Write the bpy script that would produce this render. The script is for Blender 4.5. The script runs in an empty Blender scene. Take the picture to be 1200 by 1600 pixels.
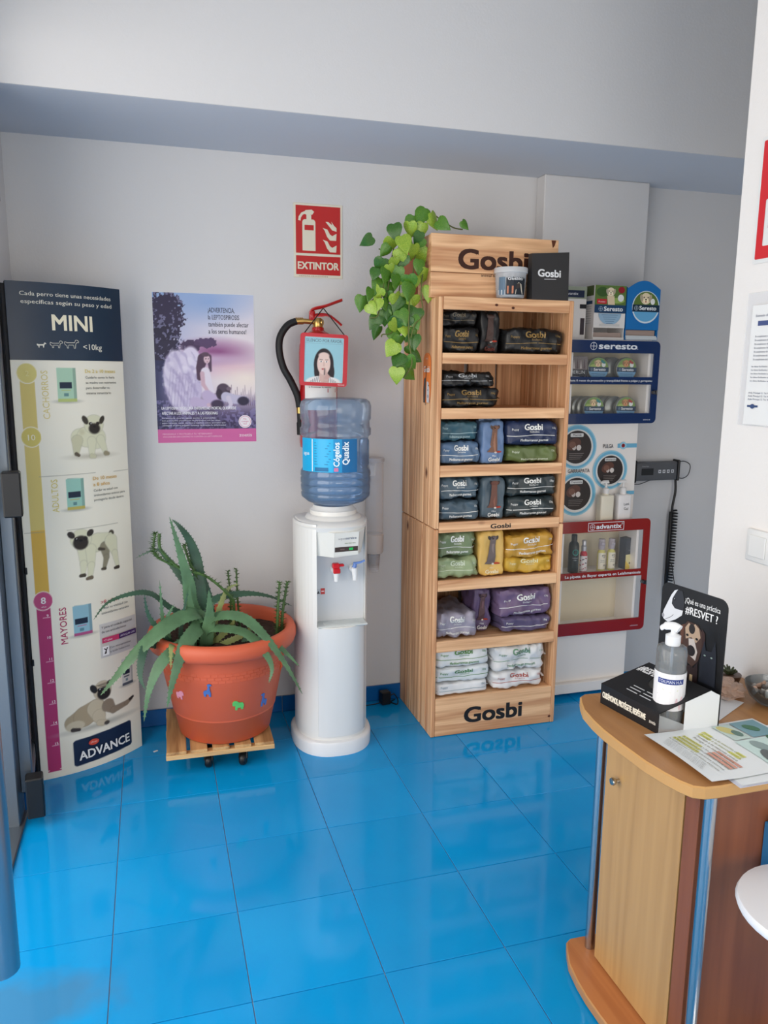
import bpy, bmesh, math, random
import numpy as np
from mathutils import Vector, Matrix, noise
from mathutils.geometry import tessellate_polygon
random.seed(7)
SC = bpy.context.scene
COL = SC.collection
PI = math.pi

# ------------------------------------------------------------------ camera
cam_d = bpy.data.cameras.new('camera'); cam = bpy.data.objects.new('camera', cam_d); COL.objects.link(cam)
YAW, PITCH, ROLL, CAMZ = 0.28987870, 0.17830783, 0.0083143899, 1.50220739
fw = Vector((math.sin(YAW)*math.cos(PITCH), math.cos(YAW)*math.cos(PITCH), -math.sin(PITCH)))
r0 = Vector((math.cos(YAW), -math.sin(YAW), 0)); u0 = r0.cross(fw)
rt = r0*math.cos(ROLL) + u0*math.sin(ROLL); up = -r0*math.sin(ROLL) + u0*math.cos(ROLL)
Mc = Matrix((rt, up, -fw)).transposed().to_4x4(); Mc.translation = Vector((0, 0, CAMZ))
cam.matrix_world = Mc
cam_d.sensor_fit = 'VERTICAL'; cam_d.sensor_height = 24.0; cam_d.lens = 24.0*1220.07/1600.0
cam_d.clip_start = 0.02
SC.camera = cam

# ------------------------------------------------------------------ light and exposure
W = bpy.data.worlds.new('daylight'); SC.world = W; W.use_nodes = True
bg = W.node_tree.nodes['Background']; bg.inputs[0].default_value = (0.95, 0.97, 1.0, 1); bg.inputs[1].default_value = 1.2
def area(name, loc, target, sx, sy, power, col):
    l = bpy.data.lights.new(name, 'AREA'); l.shape = 'RECTANGLE'; l.size = sx; l.size_y = sy; l.energy = power; l.color = col
    o = bpy.data.objects.new(name, l); COL.objects.link(o); o.location = loc
    o.rotation_euler = (Vector(target)-Vector(loc)).to_track_quat('-Z', 'Y').to_euler(); return o
area('daylight_through_glass_front', (-1.25, 0.9, 1.35), (1.5, 1.5, 0.9), 3.0, 2.2, 64, (1.0, 0.92, 0.83))
area('daylight_through_rear_window', (0.5, -2.16, 1.2), (0.6, 3.0, 0.6), 1.7, 1.8, 49, (1.0, 0.915, 0.81))
area('added_alcove_fill', (2.05, 1.60, 0.75), (1.92, 3.0, 0.6), 0.8, 1.1, 4.6, (1.0, 0.93, 0.84))  # unseen fill light, added behind the partition to brighten cabinet and pillar
SC.view_settings.view_transform = 'Standard'; SC.view_settings.look = 'None'
SC.view_settings.gamma = 1.0; SC.view_settings.use_curve_mapping = False
SC.view_settings.exposure = -0.04

# ------------------------------------------------------------------ helpers
def s2l(c):
    c = c/255.0
    return c/12.92 if c <= 0.04045 else ((c+0.055)/1.055)**2.4
def lin(c, a=1.0): return (s2l(c[0]), s2l(c[1]), s2l(c[2]), a)
MATS = {}
def mat(name, col, rough=0.5, metal=0.0, spec=0.5, trans=0.0, ior=1.45, coat=0.0, alpha=1.0, emit=None, bump=0.0, bscale=50, var=0.0, vscale=4, sss=0.0):
    if name in MATS: return MATS[name]
    m = bpy.data.materials.new(name); m.use_nodes = True; nt = m.node_tree; p = nt.nodes['Principled BSDF']
    p.inputs['Base Color'].default_value = lin(col); p.inputs['Roughness'].default_value = rough
    p.inputs['Metallic'].default_value = metal; p.inputs['Specular IOR Level'].default_value = spec
    p.inputs['Transmission Weight'].default_value = trans; p.inputs['IOR'].default_value = ior
    p.inputs['Coat Weight'].default_value = coat; p.inputs['Alpha'].default_value = alpha
    if emit:
        p.inputs['Emission Color'].default_value = lin(emit[0]); p.inputs['Emission Strength'].default_value = emit[1]
    tc = None
    if bump or var:
        tc = nt.nodes.new('ShaderNodeTexCoord')
    if bump:
        n = nt.nodes.new('ShaderNodeTexNoise'); n.inputs['Scale'].default_value = bscale; n.inputs['Detail'].default_value = 3
        b = nt.nodes.new('ShaderNodeBump'); b.inputs['Strength'].default_value = bump; b.inputs['Distance'].default_value = 0.002
        nt.links.new(tc.outputs['Object'], n.inputs['Vector']); nt.links.new(n.outputs['Fac'], b.inputs['Height'])
        nt.links.new(b.outputs['Normal'], p.inputs['Normal'])
    if var:
        n = nt.nodes.new('ShaderNodeTexNoise'); n.inputs['Scale'].default_value = vscale; n.inputs['Detail'].default_value = 4
        r = nt.nodes.new('ShaderNodeValToRGB'); e = r.color_ramp.elements
        e[0].position = 0.3; e[1].position = 0.7
        e[0].color = tuple(v*(1-var) for v in lin(col)[:3])+(1,); e[1].color = tuple(min(1, v*(1+var)) for v in lin(col)[:3])+(1,)
        nt.links.new(tc.outputs['Object'], n.inputs['Vector']); nt.links.new(n.outputs['Fac'], r.inputs['Fac'])
        nt.links.new(r.outputs['Color'], p.inputs['Base Color'])
    MATS[name] = m; return m
def wood(name, c1, c2, axis='Z', rough=0.5, scale=1.0, knots=True):
    """pine / laminate grain running along one object axis"""
    if name in MATS: return MATS[name]
    m = bpy.data.materials.new(name); m.use_nodes = True; nt = m.node_tree; N = nt.nodes; L = nt.links; p = N['Principled BSDF']
    p.inputs['Roughness'].default_value = rough
    tc = N.new('ShaderNodeTexCoord'); oi = N.new('ShaderNodeObjectInfo'); ad = N.new('ShaderNodeVectorMath'); ad.operation = 'ADD'
    mu = N.new('ShaderNodeVectorMath'); mu.operation = 'SCALE'; mu.inputs['Scale'].default_value = 9.7
    cmb = N.new('ShaderNodeCombineXYZ')
    for k in range(3): L.new(oi.outputs['Random'], cmb.inputs[k])
    L.new(cmb.outputs[0], mu.inputs[0]); L.new(tc.outputs['Object'], ad.inputs[0]); L.new(mu.outputs[0], ad.inputs[1])
    mp = N.new('ShaderNodeMapping'); L.new(ad.outputs[0], mp.inputs[0])
    s = {'X': (0.8, 16, 16), 'Y': (16, 0.8, 16), 'Z': (16, 16, 0.8)}[axis]
    mp.inputs['Scale'].default_value = tuple(v*scale for v in s)
    n1 = N.new('ShaderNodeTexNoise'); n1.inputs['Scale'].default_value = 1.0; n1.inputs['Detail'].default_value = 3; n1.inputs['Distortion'].default_value = 0.6
    L.new(mp.outputs[0], n1.inputs['Vector'])
    mth = N.new('ShaderNodeMath'); mth.operation = 'MULTIPLY'; mth.inputs[1].default_value = 7.0; L.new(n1.outputs['Fac'], mth.inputs[0])
    fr = N.new('ShaderNodeMath'); fr.operation = 'PINGPONG'; fr.inputs[1].default_value = 1.0; L.new(mth.outputs[0], fr.inputs[0])
    n2 = N.new('ShaderNodeTexNoise'); n2.inputs['Scale'].default_value = 8; n2.inputs['Detail'].default_value = 2; L.new(mp.outputs[0], n2.inputs['Vector'])
    mx = N.new('ShaderNodeMath'); mx.operation = 'MULTIPLY_ADD'; mx.inputs[1].default_value = 0.6; L.new(fr.outputs[0], mx.inputs[0])
    m3 = N.new('ShaderNodeMath'); m3.operation = 'MULTIPLY'; m3.inputs[1].default_value = 0.5; L.new(n2.outputs['Fac'], m3.inputs[0]); L.new(m3.outputs[0], mx.inputs[2])
    r = N.new('ShaderNodeValToRGB'); e = r.color_ramp.elements; e[0].position = 0.2; e[1].position = 0.85
    e[0].color = lin(c1); e[1].color = lin(c2); L.new(mx.outputs[0], r.inputs['Fac'])
    L.new(r.outputs['Color'], p.inputs['Base Color'])
    if knots:
        k = N.new('ShaderNodeTexVoronoi'); k.inputs['Scale'].default_value = 5.0
        mk = N.new('ShaderNodeMapping'); mk.inputs['Scale'].default_value = {'X': (.6, 1, 1), 'Y': (1, .6, 1), 'Z': (1, 1, .6)}[axis]
        L.new(ad.outputs[0], mk.inputs[0]); L.new(mk.outputs[0], k.inputs['Vector'])
        kr = N.new('ShaderNodeValToRGB'); kr.color_ramp.elements[0].position = 0.035; kr.color_ramp.elements[1].position = 0.09
        kr.color_ramp.elements[0].color = (0.14, 0.05, 0.02, 1); kr.color_ramp.elements[1].color = (1, 1, 1, 1)
        L.new(k.outputs['Distance'], kr.inputs['Fac'])
        mm = N.new('ShaderNodeMix'); mm.data_type = 'RGBA'; mm.blend_type = 'MULTIPLY'; mm.inputs['Factor'].default_value = 1.0
        L.new(r.outputs['Color'], mm.inputs['A']); L.new(kr.outputs['Color'], mm.inputs['B']); L.new(mm.outputs['Result'], p.inputs['Base Color'])
    b = N.new('ShaderNodeBump'); b.inputs['Strength'].default_value = 0.15; b.inputs['Distance'].default_value = 0.001
    L.new(mx.outputs[0], b.inputs['Height']); L.new(b.outputs['Normal'], p.inputs['Normal'])
    MATS[name] = m; return m
def print_mat(name='printed_ink', rough=0.45, spec=0.35):
    if name in MATS: return MATS[name]
    m = bpy.data.materials.new(name); m.use_nodes = True; nt = m.node_tree; p = nt.nodes['Principled BSDF']
    a = nt.nodes.new('ShaderNodeAttribute'); a.attribute_name = 'Col'; nt.links.new(a.outputs['Color'], p.inputs['Base Color'])
    p.inputs['Roughness'].default_value = rough; p.inputs['Specular IOR Level'].default_value = spec
    MATS[name] = m; return m

def setp(o, label=None, cat=None, group=None, kind=None):
    if label: o['label'] = label
    if cat: o['category'] = cat
    if group: o['group'] = group
    if kind: o['kind'] = kind
    return o
def thing(name, label, cat, loc=(0, 0, 0), rotz=0.0, group=None):
    o = bpy.data.objects.new(name, None); o.empty_display_size = 0.05; COL.objects.link(o)
    o.location = loc; o.rotation_euler = (0, 0, rotz); return setp(o, label, cat, group)

class MB:
    """collects shapes, builds one mesh object"""
    def __init__(s): s.V = []; s.F = []; s.M = []; s.S = []
    def add(s, vs, fs, m=0, sm=False):
        b = len(s.V); s.V += [tuple(v) for v in vs]
        for f in fs: s.F.append(tuple(i+b for i in f)); s.M.append(m); s.S.append(sm)
        return s
    def bm(s, bm, m=0, sm=False):
        bm.verts.index_update(); s.add([v.co.copy() for v in bm.verts], [[v.index for v in f.verts] for f in bm.faces], m, sm); bm.free(); return s
    def box(s, x0, x1, y0, y1, z0, z1, bev=0.0, m=0, seg=1):
        if bev <= 0:
            vs = [(x, y, z) for x in (x0, x1) for y in (y0, y1) for z in (z0, z1)]
            return s.add(vs, [(0, 1, 3, 2), (4, 6, 7, 5), (0, 4, 5, 1), (2, 3, 7, 6), (0, 2, 6, 4), (1, 5, 7, 3)], m)
        bm = bmesh.new(); bmesh.ops.create_cube(bm, size=1)
        for v in bm.verts: v.co = Vector(((x0+x1)/2+v.co.x*(x1-x0), (y0+y1)/2+v.co.y*(y1-y0), (z0+z1)/2+v.co.z*(z1-z0)))
        bmesh.ops.bevel(bm, geom=list(bm.edges), offset=min(bev, abs(x1-x0)*.49, abs(y1-y0)*.49, abs(z1-z0)*.49), segments=seg, affect='EDGES', profile=0.5)
        return s.bm(bm, m, seg > 1)
    def lathe(s, prof, n=32, c=(0, 0, 0), sx=1, sy=1, m=0, sm=True, axis='Z'):
        vs = []; fs = []
        for r, z in prof:
            for k in range(n):
                a = 2*PI*k/n; p = (r*math.cos(a)*sx, r*math.sin(a)*sy, z)
                if axis == 'Y': p = (p[0], p[2], p[1])
                if axis == 'X': p = (p[2], p[0], p[1])
                vs.append((c[0]+p[0], c[1]+p[1], c[2]+p[2]))
        for i in range(len(prof)-1):
            for k in range(n):
                k2 = (k+1) % n; fs.append((i*n+k, i*n+k2, (i+1)*n+k2, (i+1)*n+k))
        if prof[0][0] > 1e-6: fs.append(tuple(range(n))[::-1])
        if prof[-1][0] > 1e-6: fs.append(tuple((len(prof)-1)*n+k for k in range(n)))
        return s.add(vs, fs, m, sm)
    def tube(s, pts, rad, n=10, m=0, cap=True, flat=1.0):
        pts = [Vector(p) for p in pts]; rs = rad if hasattr(rad, '__len__') else [rad]*len(pts)
        vs = []; fs = []; pn = None
        for i, p in enumerate(pts):
            t = (pts[min(i+1, len(pts)-1)]-pts[max(i-1, 0)]).normalized()
            if pn is None:
                pn = t.orthogonal().normalized()
            pn = (pn-t*pn.dot(t))
            pn = pn.normalized() if pn.length > 1e-6 else t.orthogonal().normalized()
            bn = t.cross(pn)
            for k in range(n):
                a = 2*PI*k/n; vs.append(p+(pn*math.cos(a)+bn*math.sin(a)*flat)*rs[i])
        for i in range(len(pts)-1):
            for k in range(n):
                k2 = (k+1) % n; fs.append((i*n+k, i*n+k2, (i+1)*n+k2, (i+1)*n+k))
        if cap: fs.append(tuple(range(n))[::-1]); fs.append(tuple((len(pts)-1)*n+k for k in range(n)))
        return s.add(vs, fs, m, True)
    def plate(s, loops, y0, y1, m=0, fr=lambda x, z, y: (x, y, z)):
        """flat panel in x-z with holes (loops[1:]), thickness from y0 to y1"""
        lp = [[Vector((a, b, 0)) for a, b in l] for l in loops]
        tr = tessellate_polygon(lp); flat = [q for l in loops for q in l]; n = len(flat)
        vs = [fr(a, b, y0) for a, b in flat]+[fr(a, b, y1) for a, b in flat]
        fs = [tuple(t) for t in tr]+[tuple(i+n for i in t[::-1]) for t in tr]
        o = 0
        for l in loops:
            for k in range(len(l)):
                a, b = o+k, o+(k+1) % len(l); fs.append((a, b, b+n, a+n))
            o += len(l)
        return s.add(vs, fs, m)
    def build(s, name, mats, parent=None, loc=(0, 0, 0), rot=(0, 0, 0), fix=True):
        me = bpy.data.meshes.new(name); me.from_pydata(s.V, [], s.F)
        for mm in (mats if isinstance(mats, (list, tuple)) else [mats]): me.materials.append(mm)
        me.polygons.foreach_set('material_index', s.M); me.polygons.foreach_set('use_smooth', s.S)
        if fix:
            bm = bmesh.new(); bm.from_mesh(me); bmesh.ops.recalc_face_normals(bm, faces=bm.faces); bm.to_mesh(me); bm.free()
        if any(s.S):
            try: me.set_sharp_from_angle(angle=math.radians(50))
            except Exception: pass
        me.update(); return link(me, name, parent, loc, rot)
def link(me, name, parent=None, loc=(0, 0, 0), rot=(0, 0, 0)):
    o = bpy.data.objects.new(name, me); COL.objects.link(o); o.parent = parent; o.location = loc; o.rotation_euler = rot; return o
def structure(o): o['kind'] = 'structure'; return o
def copy_tree(o, parent=None):
    c = o.copy(); COL.objects.link(c); c.parent = parent
    for ch in list(o.children): copy_tree(ch, c)
    return c
def rrect(x0, x1, z0, z1, r, n=5, corners=(1, 1, 1, 1)):
    """rounded rectangle, counter-clockwise from lower left; corners = bl, br, tr, tl"""
    pts = []
    for (cx, cz, a0, on) in ((x0, z0, PI, corners[0]), (x1, z0, 1.5*PI, corners[1]), (x1, z1, 0, corners[2]), (x0, z1, .5*PI, corners[3])):
        if not on: pts.append((cx, cz)); continue
        ox = cx+(r if cx == x0 else -r); oz = cz+(r if cz == z0 else -r)
        for k in range(n+1):
            a = a0+.5*PI*k/n; pts.append((ox+r*math.cos(a), oz+r*math.sin(a)))
    return pts
def circ(cx, cz, r, n=24, rz=None, rot=0):
    rz = r if rz is None else rz; out = []
    for k in range(n):
        a = 2*PI*k/n; x, z = r*math.cos(a), rz*math.sin(a)
        out.append((cx+x*math.cos(rot)-z*math.sin(rot), cz+x*math.sin(rot)+z*math.cos(rot)))
    return out
def smooth_path(pts, n=6):
    pts = [Vector(p) for p in pts]; out = []
    for i in range(len(pts)-1):
        p0, p1, p2, p3 = pts[max(i-1, 0)], pts[i], pts[i+1], pts[min(i+2, len(pts)-1)]
        for k in range(n):
            t = k/n; out.append(0.5*((2*p1)+(p2-p0)*t+(2*p0-5*p1+4*p2-p3)*t*t+(3*p1-p0-3*p2+p3)*t**3))
    out.append(pts[-1]); return out

TXT = {}
def glyphs(t, bold):
    key = (t, bold)
    if key in TXT: return TXT[key]
    cu = bpy.data.curves.new('lettering', 'FONT'); cu.body = t; cu.size = 1.0; cu.offset = 0; cu.resolution_u = (4 if bold > .02 else 2); cu.fill_mode = 'FRONT'
    o = bpy.data.objects.new('lettering', cu); COL.objects.link(o)
    dg = bpy.context.evaluated_depsgraph_get(); me = bpy.data.meshes.new_from_object(o.evaluated_get(dg))
    vs = [(v.co.x, v.co.y) for v in me.vertices]; fs = [tuple(p.vertices) for p in me.polygons]
    bpy.data.objects.remove(o); bpy.data.curves.remove(cu); bpy.data.meshes.remove(me)
    TXT[key] = (vs, fs); return TXT[key]

class Art:
    """flat print: coloured shapes and lettering laid on a surface y = surf(x, z)"""
    def __init__(s, surf=None): s.V = []; s.F = []; s.C = []; s.surf = surf or (lambda x, z: 0.0); s.k = 0
    def _add(s, vs, fs, col):
        s.k += 1; b = len(s.V); off = 0.0006+s.k*0.00006
        for x, z in vs: s.V.append((x, s.surf(x, z)-off, z)); s.C.append(lin(col))
        for f in fs: s.F.append(tuple(i+b for i in f))
    def poly(s, pts, col, holes=()):
        lp = [[Vector((a, b, 0)) for a, b in l] for l in [pts]+list(holes)]
        s._add([q for l in [pts]+list(holes) for q in l], [tuple(t) for t in tessellate_polygon(lp)], col); return s
    def rect(s, x0, x1, z0, z1, col, r=0, nx=1):
        if r: return s.poly(rrect(x0, x1, z0, z1, r), col)
        if nx > 1:
            vs = []; fs = []
            for k in range(nx+1):
                x = x0+(x1-x0)*k/nx; vs += [(x, z0), (x, z1)]
                if k: fs.append((2*k-2, 2*k, 2*k+1, 2*k-1))
            s._add(vs, fs, col); return s
        s._add([(x0, z0), (x1, z0), (x1, z1), (x0, z1)], [(0, 1, 2, 3)], col); return s
    def ell(s, cx, cz, rx, rz, col, rot=0, n=20): return s.poly(circ(cx, cz, rx, n, rz, rot), col)
    def ring(s, cx, cz, r, w, col, n=24): return s.poly(circ(cx, cz, r, n), col, [circ(cx, cz, r-w, n)])
    def line(s, pts, w, col):
        pts = [Vector(p) for p in pts]; vs = []; fs = []
        for i, p in enumerate(pts):
            t = (pts[min(i+1, len(pts)-1)]-pts[max(i-1, 0)]).normalized(); n = Vector((-t.y, t.x))*w/2
            vs += [tuple(p-n), tuple(p+n)]
            if i: fs.append((2*i-2, 2*i, 2*i+1, 2*i-1))
        s._add(vs, fs, col); return s
    def text(s, t, x, z, h, col, bold=0.0, al='L', w=None, rot=0.0, shear=0.0):
        """h = cap height; w = exact width"""
        vs, fs = glyphs(t, round(bold*.5, 4))
        if not vs: return s
        x0 = min(v[0] for v in vs); x1 = max(v[0] for v in vs); sc = h/0.70
        sx = (w/(x1-x0)) if w else sc
        tw = (x1-x0)*sx; dx = {'L': 0, 'C': -tw/2, 'R': -tw}[al]; ca, sa = math.cos(rot), math.sin(rot); out = []
        for a, b in vs:
            u = (a-x0)*sx+dx+shear*b*sc; v = b*sc; out.append((x+u*ca-v*sa, z+u*sa+v*ca))
        bb = bold*sc*.62
        if bb > 0 and h > .0075:
            for ox_, oz_ in ((-bb, 0), (bb, 0)) if bold < .03 else ((-bb, -bb*.7), (bb, bb*.7), (-bb, bb*.7), (bb, -bb*.7)): s._add([(p_+ox_, q_+oz_) for p_, q_ in out], fs, col)
        s._add(out, fs, col); return s
    def para(s, lines, x, z, h, lead, col, bold=0.0, al='L', w=None):
        for i, t in enumerate(lines): s.text(t, x, z-i*lead, h, col, bold, al, w if not isinstance(w, list) else w[i])
        return s
    def build(s, name, parent=None, loc=(0, 0, 0), rot=(0, 0, 0), m=None):
        me = bpy.data.meshes.new(name); me.from_pydata(s.V, [], s.F); me.materials.append(m or print_mat())
        a = me.color_attributes.new('Col', 'FLOAT_COLOR', 'POINT'); a.data.foreach_set('color', np.array(s.C, dtype=np.float32).ravel())
        me.update(); return link(me, name, parent, loc, rot)

# numpy painter for photo-like prints: fn(X, Z) -> rgb 0..255
def picture(name, x0, x1, z0, z1, nx, nz, fn, parent=None, surf=None, y=-0.0004, loc=(0, 0, 0), rot=(0, 0, 0), m=None, keep=None):
    xs = np.linspace(x0, x1, nx+1); zs = np.linspace(z0, z1, nz+1); X, Z = np.meshgrid(xs, zs)
    rgb = np.clip(fn(X, Z), 0, 255)/255.0
    L = np.where(rgb <= 0.04045, rgb/12.92, ((rgb+0.055)/1.055)**2.4)
    Y = np.full_like(X, y) if surf is None else np.vectorize(surf)(X, Z)+y
    co = np.stack([X, Y, Z], -1).reshape(-1, 3)
    i = np.arange(nz)[:, None]*(nx+1)+np.arange(nx)[None, :]
    q = np.stack([i, i+1, i+nx+2, i+nx+1], -1).reshape(-1, 4)
    if keep is not None:
        kc = keep((X[:-1, :-1]+X[1:, 1:])/2, (Z[:-1, :-1]+Z[1:, 1:])/2).reshape(-1); q = q[kc]
    me = bpy.data.meshes.new(name); me.from_pydata(co.tolist(), [], q.tolist()); me.materials.append(m or print_mat())
    a = me.color_attributes.new('Col', 'FLOAT_COLOR', 'POINT')
    a.data.foreach_set('color', np.concatenate([L.reshape(-1, 3), np.ones((L.shape[0]*L.shape[1], 1))], 1).astype(np.float32).ravel())
    me.update(); return link(me, name, parent, loc, rot)
class Pen:
    def __init__(s, X, Z, base): s.X = X; s.Z = Z; s.I = np.empty(X.shape+(3,)); s.I[:] = base
    def over(s, a, col):
        a = np.clip(a, 0, 1)[..., None]; s.I = s.I*(1-a)+np.asarray(col, float)*a; return s
    def ell(s, cx, cz, rx, rz, col, soft=0.002, rot=0, op=1.0):
        dx, dz = s.X-cx, s.Z-cz; c, q = math.cos(rot), math.sin(rot); u = dx*c+dz*q; v = -dx*q+dz*c
        d = (np.sqrt((u/rx)**2+(v/rz)**2)-1)*min(rx, rz); return s.over((0.5-d/soft)*op, col)
    def seg(s, p, q, r0, r1, col, soft=0.002, op=1.0):
        px, pz = s.X-p[0], s.Z-p[1]; bx, bz = q[0]-p[0], q[1]-p[1]; L2 = bx*bx+bz*bz+1e-12
        t = np.clip((px*bx+pz*bz)/L2, 0, 1); d = np.hypot(px-bx*t, pz-bz*t)-(r0+(r1-r0)*t); return s.over((0.5-d/soft)*op, col)
    def chain(s, pts, rs, col, soft=0.002, op=1.0):
        for i in range(len(pts)-1): s.seg(pts[i], pts[i+1], rs[i], rs[i+1], col, soft, op)
        return s
    def noise(s, f, seed=0):
        """cheap smooth value noise"""
        g = np.random.RandomState(seed).rand(64, 64); u, v = s.X*f, s.Z*f
        iu, iv = np.floor(u).astype(int), np.floor(v).astype(int); a, b = u-iu, v-iv; a = a*a*(3-2*a); b = b*b*(3-2*b)
        G = lambda i, j: g[i % 64, j % 64]
        return (G(iu, iv)*(1-a)+G(iu+1, iv)*a)*(1-b)+(G(iu, iv+1)*(1-a)+G(iu+1, iv+1)*a)*b

WHITE = mat('white_plastic', (226, 226, 224), 0.35)
BLACKP = mat('black_plastic', (18, 18, 20), 0.4)
CHROME = mat('chrome', (215, 220, 225), 0.16, 1.0)
STEEL = mat('brushed_steel', (165, 172, 178), 0.3, 1.0)
PAPER = mat('white_paper', (232, 232, 230), 0.6)
GLASS = mat('clear_glass', (245, 250, 250), 0.02, trans=1.0, ior=1.45)
CLEARP = mat('clear_thin_plastic', (250, 252, 252), 0.08, alpha=0.16, spec=0.6)

# ================================================================== the room
M_WALL = mat('painted_wall', (212, 211, 211), 0.85, spec=0.2, bump=0.25, bscale=120)
M_CEIL = mat('painted_ceiling', (228, 229, 232), 0.9, spec=0.2)
M_COVE = mat('painted_soffit', (202, 207, 216), 0.85, spec=0.2, bump=0.2, bscale=120)
YB = 3.28; XL = -0.475; XR = 1.475; ZC = 3.05; YR = -2.0
def slab(name, *b, m=None, bev=0): return structure(MB().box(*b, bev=bev).build(name, m or M_WALL))
slab('wall_back', XL-.15, 3.3, YB, YB+.12, -.02, ZC)
# tiles are laid one by one on a screed
M_SCREED = mat('grey_grout', (168, 176, 184), 0.9)
floor = slab('floor', XL-.9, 3.3, YR-.15, YB+.12, -.06, -.004, m=M_SCREED)
def tile_material():
    m = bpy.data.materials.new('blue_glazed_tile'); m.use_nodes = True; nt = m.node_tree; N = nt.nodes; L = nt.links; p = N['Principled BSDF']
    ge = N.new('ShaderNodeNewGeometry'); n = N.new('ShaderNodeTexNoise'); n.inputs['Scale'].default_value = 3.0; n.inputs['Detail'].default_value = 5
    L.new(ge.outputs['Position'], n.inputs['Vector'])
    r = N.new('ShaderNodeValToRGB'); e = r.color_ramp.elements; e[0].position = .3; e[1].position = .75
    e[0].color = lin((6, 146, 214)); e[1].color = lin((9, 155, 222)); L.new(n.outputs['Fac'], r.inputs['Fac'])
    oi = N.new('ShaderNodeObjectInfo'); hs = N.new('ShaderNodeHueSaturation')
    mr = N.new('ShaderNodeMapRange'); mr.inputs['To Min'].default_value = 0.95; mr.inputs['To Max'].default_value = 1.05
    L.new(oi.outputs['Random'], mr.inputs['Value']); L.new(mr.outputs[0], hs.inputs['Value']); L.new(r.outputs['Color'], hs.inputs['Color'])
    # a grey noise-edged patch mixed into the tile colour in front of the door
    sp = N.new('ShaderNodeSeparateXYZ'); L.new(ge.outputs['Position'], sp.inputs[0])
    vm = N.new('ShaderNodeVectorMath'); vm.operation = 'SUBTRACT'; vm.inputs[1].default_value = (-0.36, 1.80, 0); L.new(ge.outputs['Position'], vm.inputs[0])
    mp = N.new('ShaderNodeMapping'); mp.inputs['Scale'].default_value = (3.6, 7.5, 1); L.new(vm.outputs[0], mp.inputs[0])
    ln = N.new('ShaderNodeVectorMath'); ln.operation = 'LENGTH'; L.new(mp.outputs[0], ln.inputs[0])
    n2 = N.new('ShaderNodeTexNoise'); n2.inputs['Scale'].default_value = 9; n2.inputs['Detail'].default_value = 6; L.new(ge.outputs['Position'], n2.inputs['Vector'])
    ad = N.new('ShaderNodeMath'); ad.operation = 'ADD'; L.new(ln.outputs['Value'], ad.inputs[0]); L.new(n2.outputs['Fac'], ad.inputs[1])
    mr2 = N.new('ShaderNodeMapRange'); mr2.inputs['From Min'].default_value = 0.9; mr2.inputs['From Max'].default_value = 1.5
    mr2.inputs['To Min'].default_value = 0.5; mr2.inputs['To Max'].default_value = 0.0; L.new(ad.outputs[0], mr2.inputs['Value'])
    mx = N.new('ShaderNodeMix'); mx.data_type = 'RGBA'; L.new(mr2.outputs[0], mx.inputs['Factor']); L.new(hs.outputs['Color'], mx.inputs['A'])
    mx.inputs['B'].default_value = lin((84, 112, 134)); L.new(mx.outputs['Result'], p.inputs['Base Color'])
    p.inputs['Roughness'].default_value = 0.09; p.inputs['Specular IOR Level'].default_value = 0.34
    b = N.new('ShaderNodeBump'); b.inputs['Strength'].default_value = 0.05; b.inputs['Distance'].default_value = 0.003
    n3 = N.new('ShaderNodeTexNoise'); n3.inputs['Scale'].default_value = 14; L.new(ge.outputs['Position'], n3.inputs['Vector'])
    L.new(n3.outputs['Fac'], b.inputs['Height']); L.new(b.outputs['Normal'], p.inputs['Normal'])
    return m
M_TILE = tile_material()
T = 0.333; TX0 = -0.15712; TY0 = 2.66498
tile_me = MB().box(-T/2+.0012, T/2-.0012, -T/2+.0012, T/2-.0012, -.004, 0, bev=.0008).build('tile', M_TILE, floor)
first = True
for i in range(-3, 11):
    for j in range(-3, 15):
        x0 = TX0+i*T; y1 = TY0-j*T+T; xa, xb = max(x0, XL-.6), min(x0+T, 3.2); ya, yb = max(y1-T, YR), min(y1, YB)
        if xb-xa < .02 or yb-ya < .02: continue
        if ya < 1.2 and (i > 5 or j > 9): continue
        if xa > XR+.1 and yb < 1.7: continue
        full = (xb-xa > T-.001) and (yb-ya > T-.001)
        if full:
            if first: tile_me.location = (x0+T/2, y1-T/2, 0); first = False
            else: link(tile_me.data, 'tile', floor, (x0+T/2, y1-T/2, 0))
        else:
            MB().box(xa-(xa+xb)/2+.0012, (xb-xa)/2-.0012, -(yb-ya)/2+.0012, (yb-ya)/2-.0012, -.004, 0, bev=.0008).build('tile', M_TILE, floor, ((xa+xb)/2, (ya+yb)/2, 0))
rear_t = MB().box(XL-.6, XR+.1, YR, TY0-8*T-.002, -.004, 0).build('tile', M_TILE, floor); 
for o in [c for c in floor.children if c.location.y+T/2 < TY0-8*T+.01 and c is not rear_t]: bpy.data.objects.remove(o)
rear_t['kind'] = 'stuff'; rear_t.name = 'rear_tiles'
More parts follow.
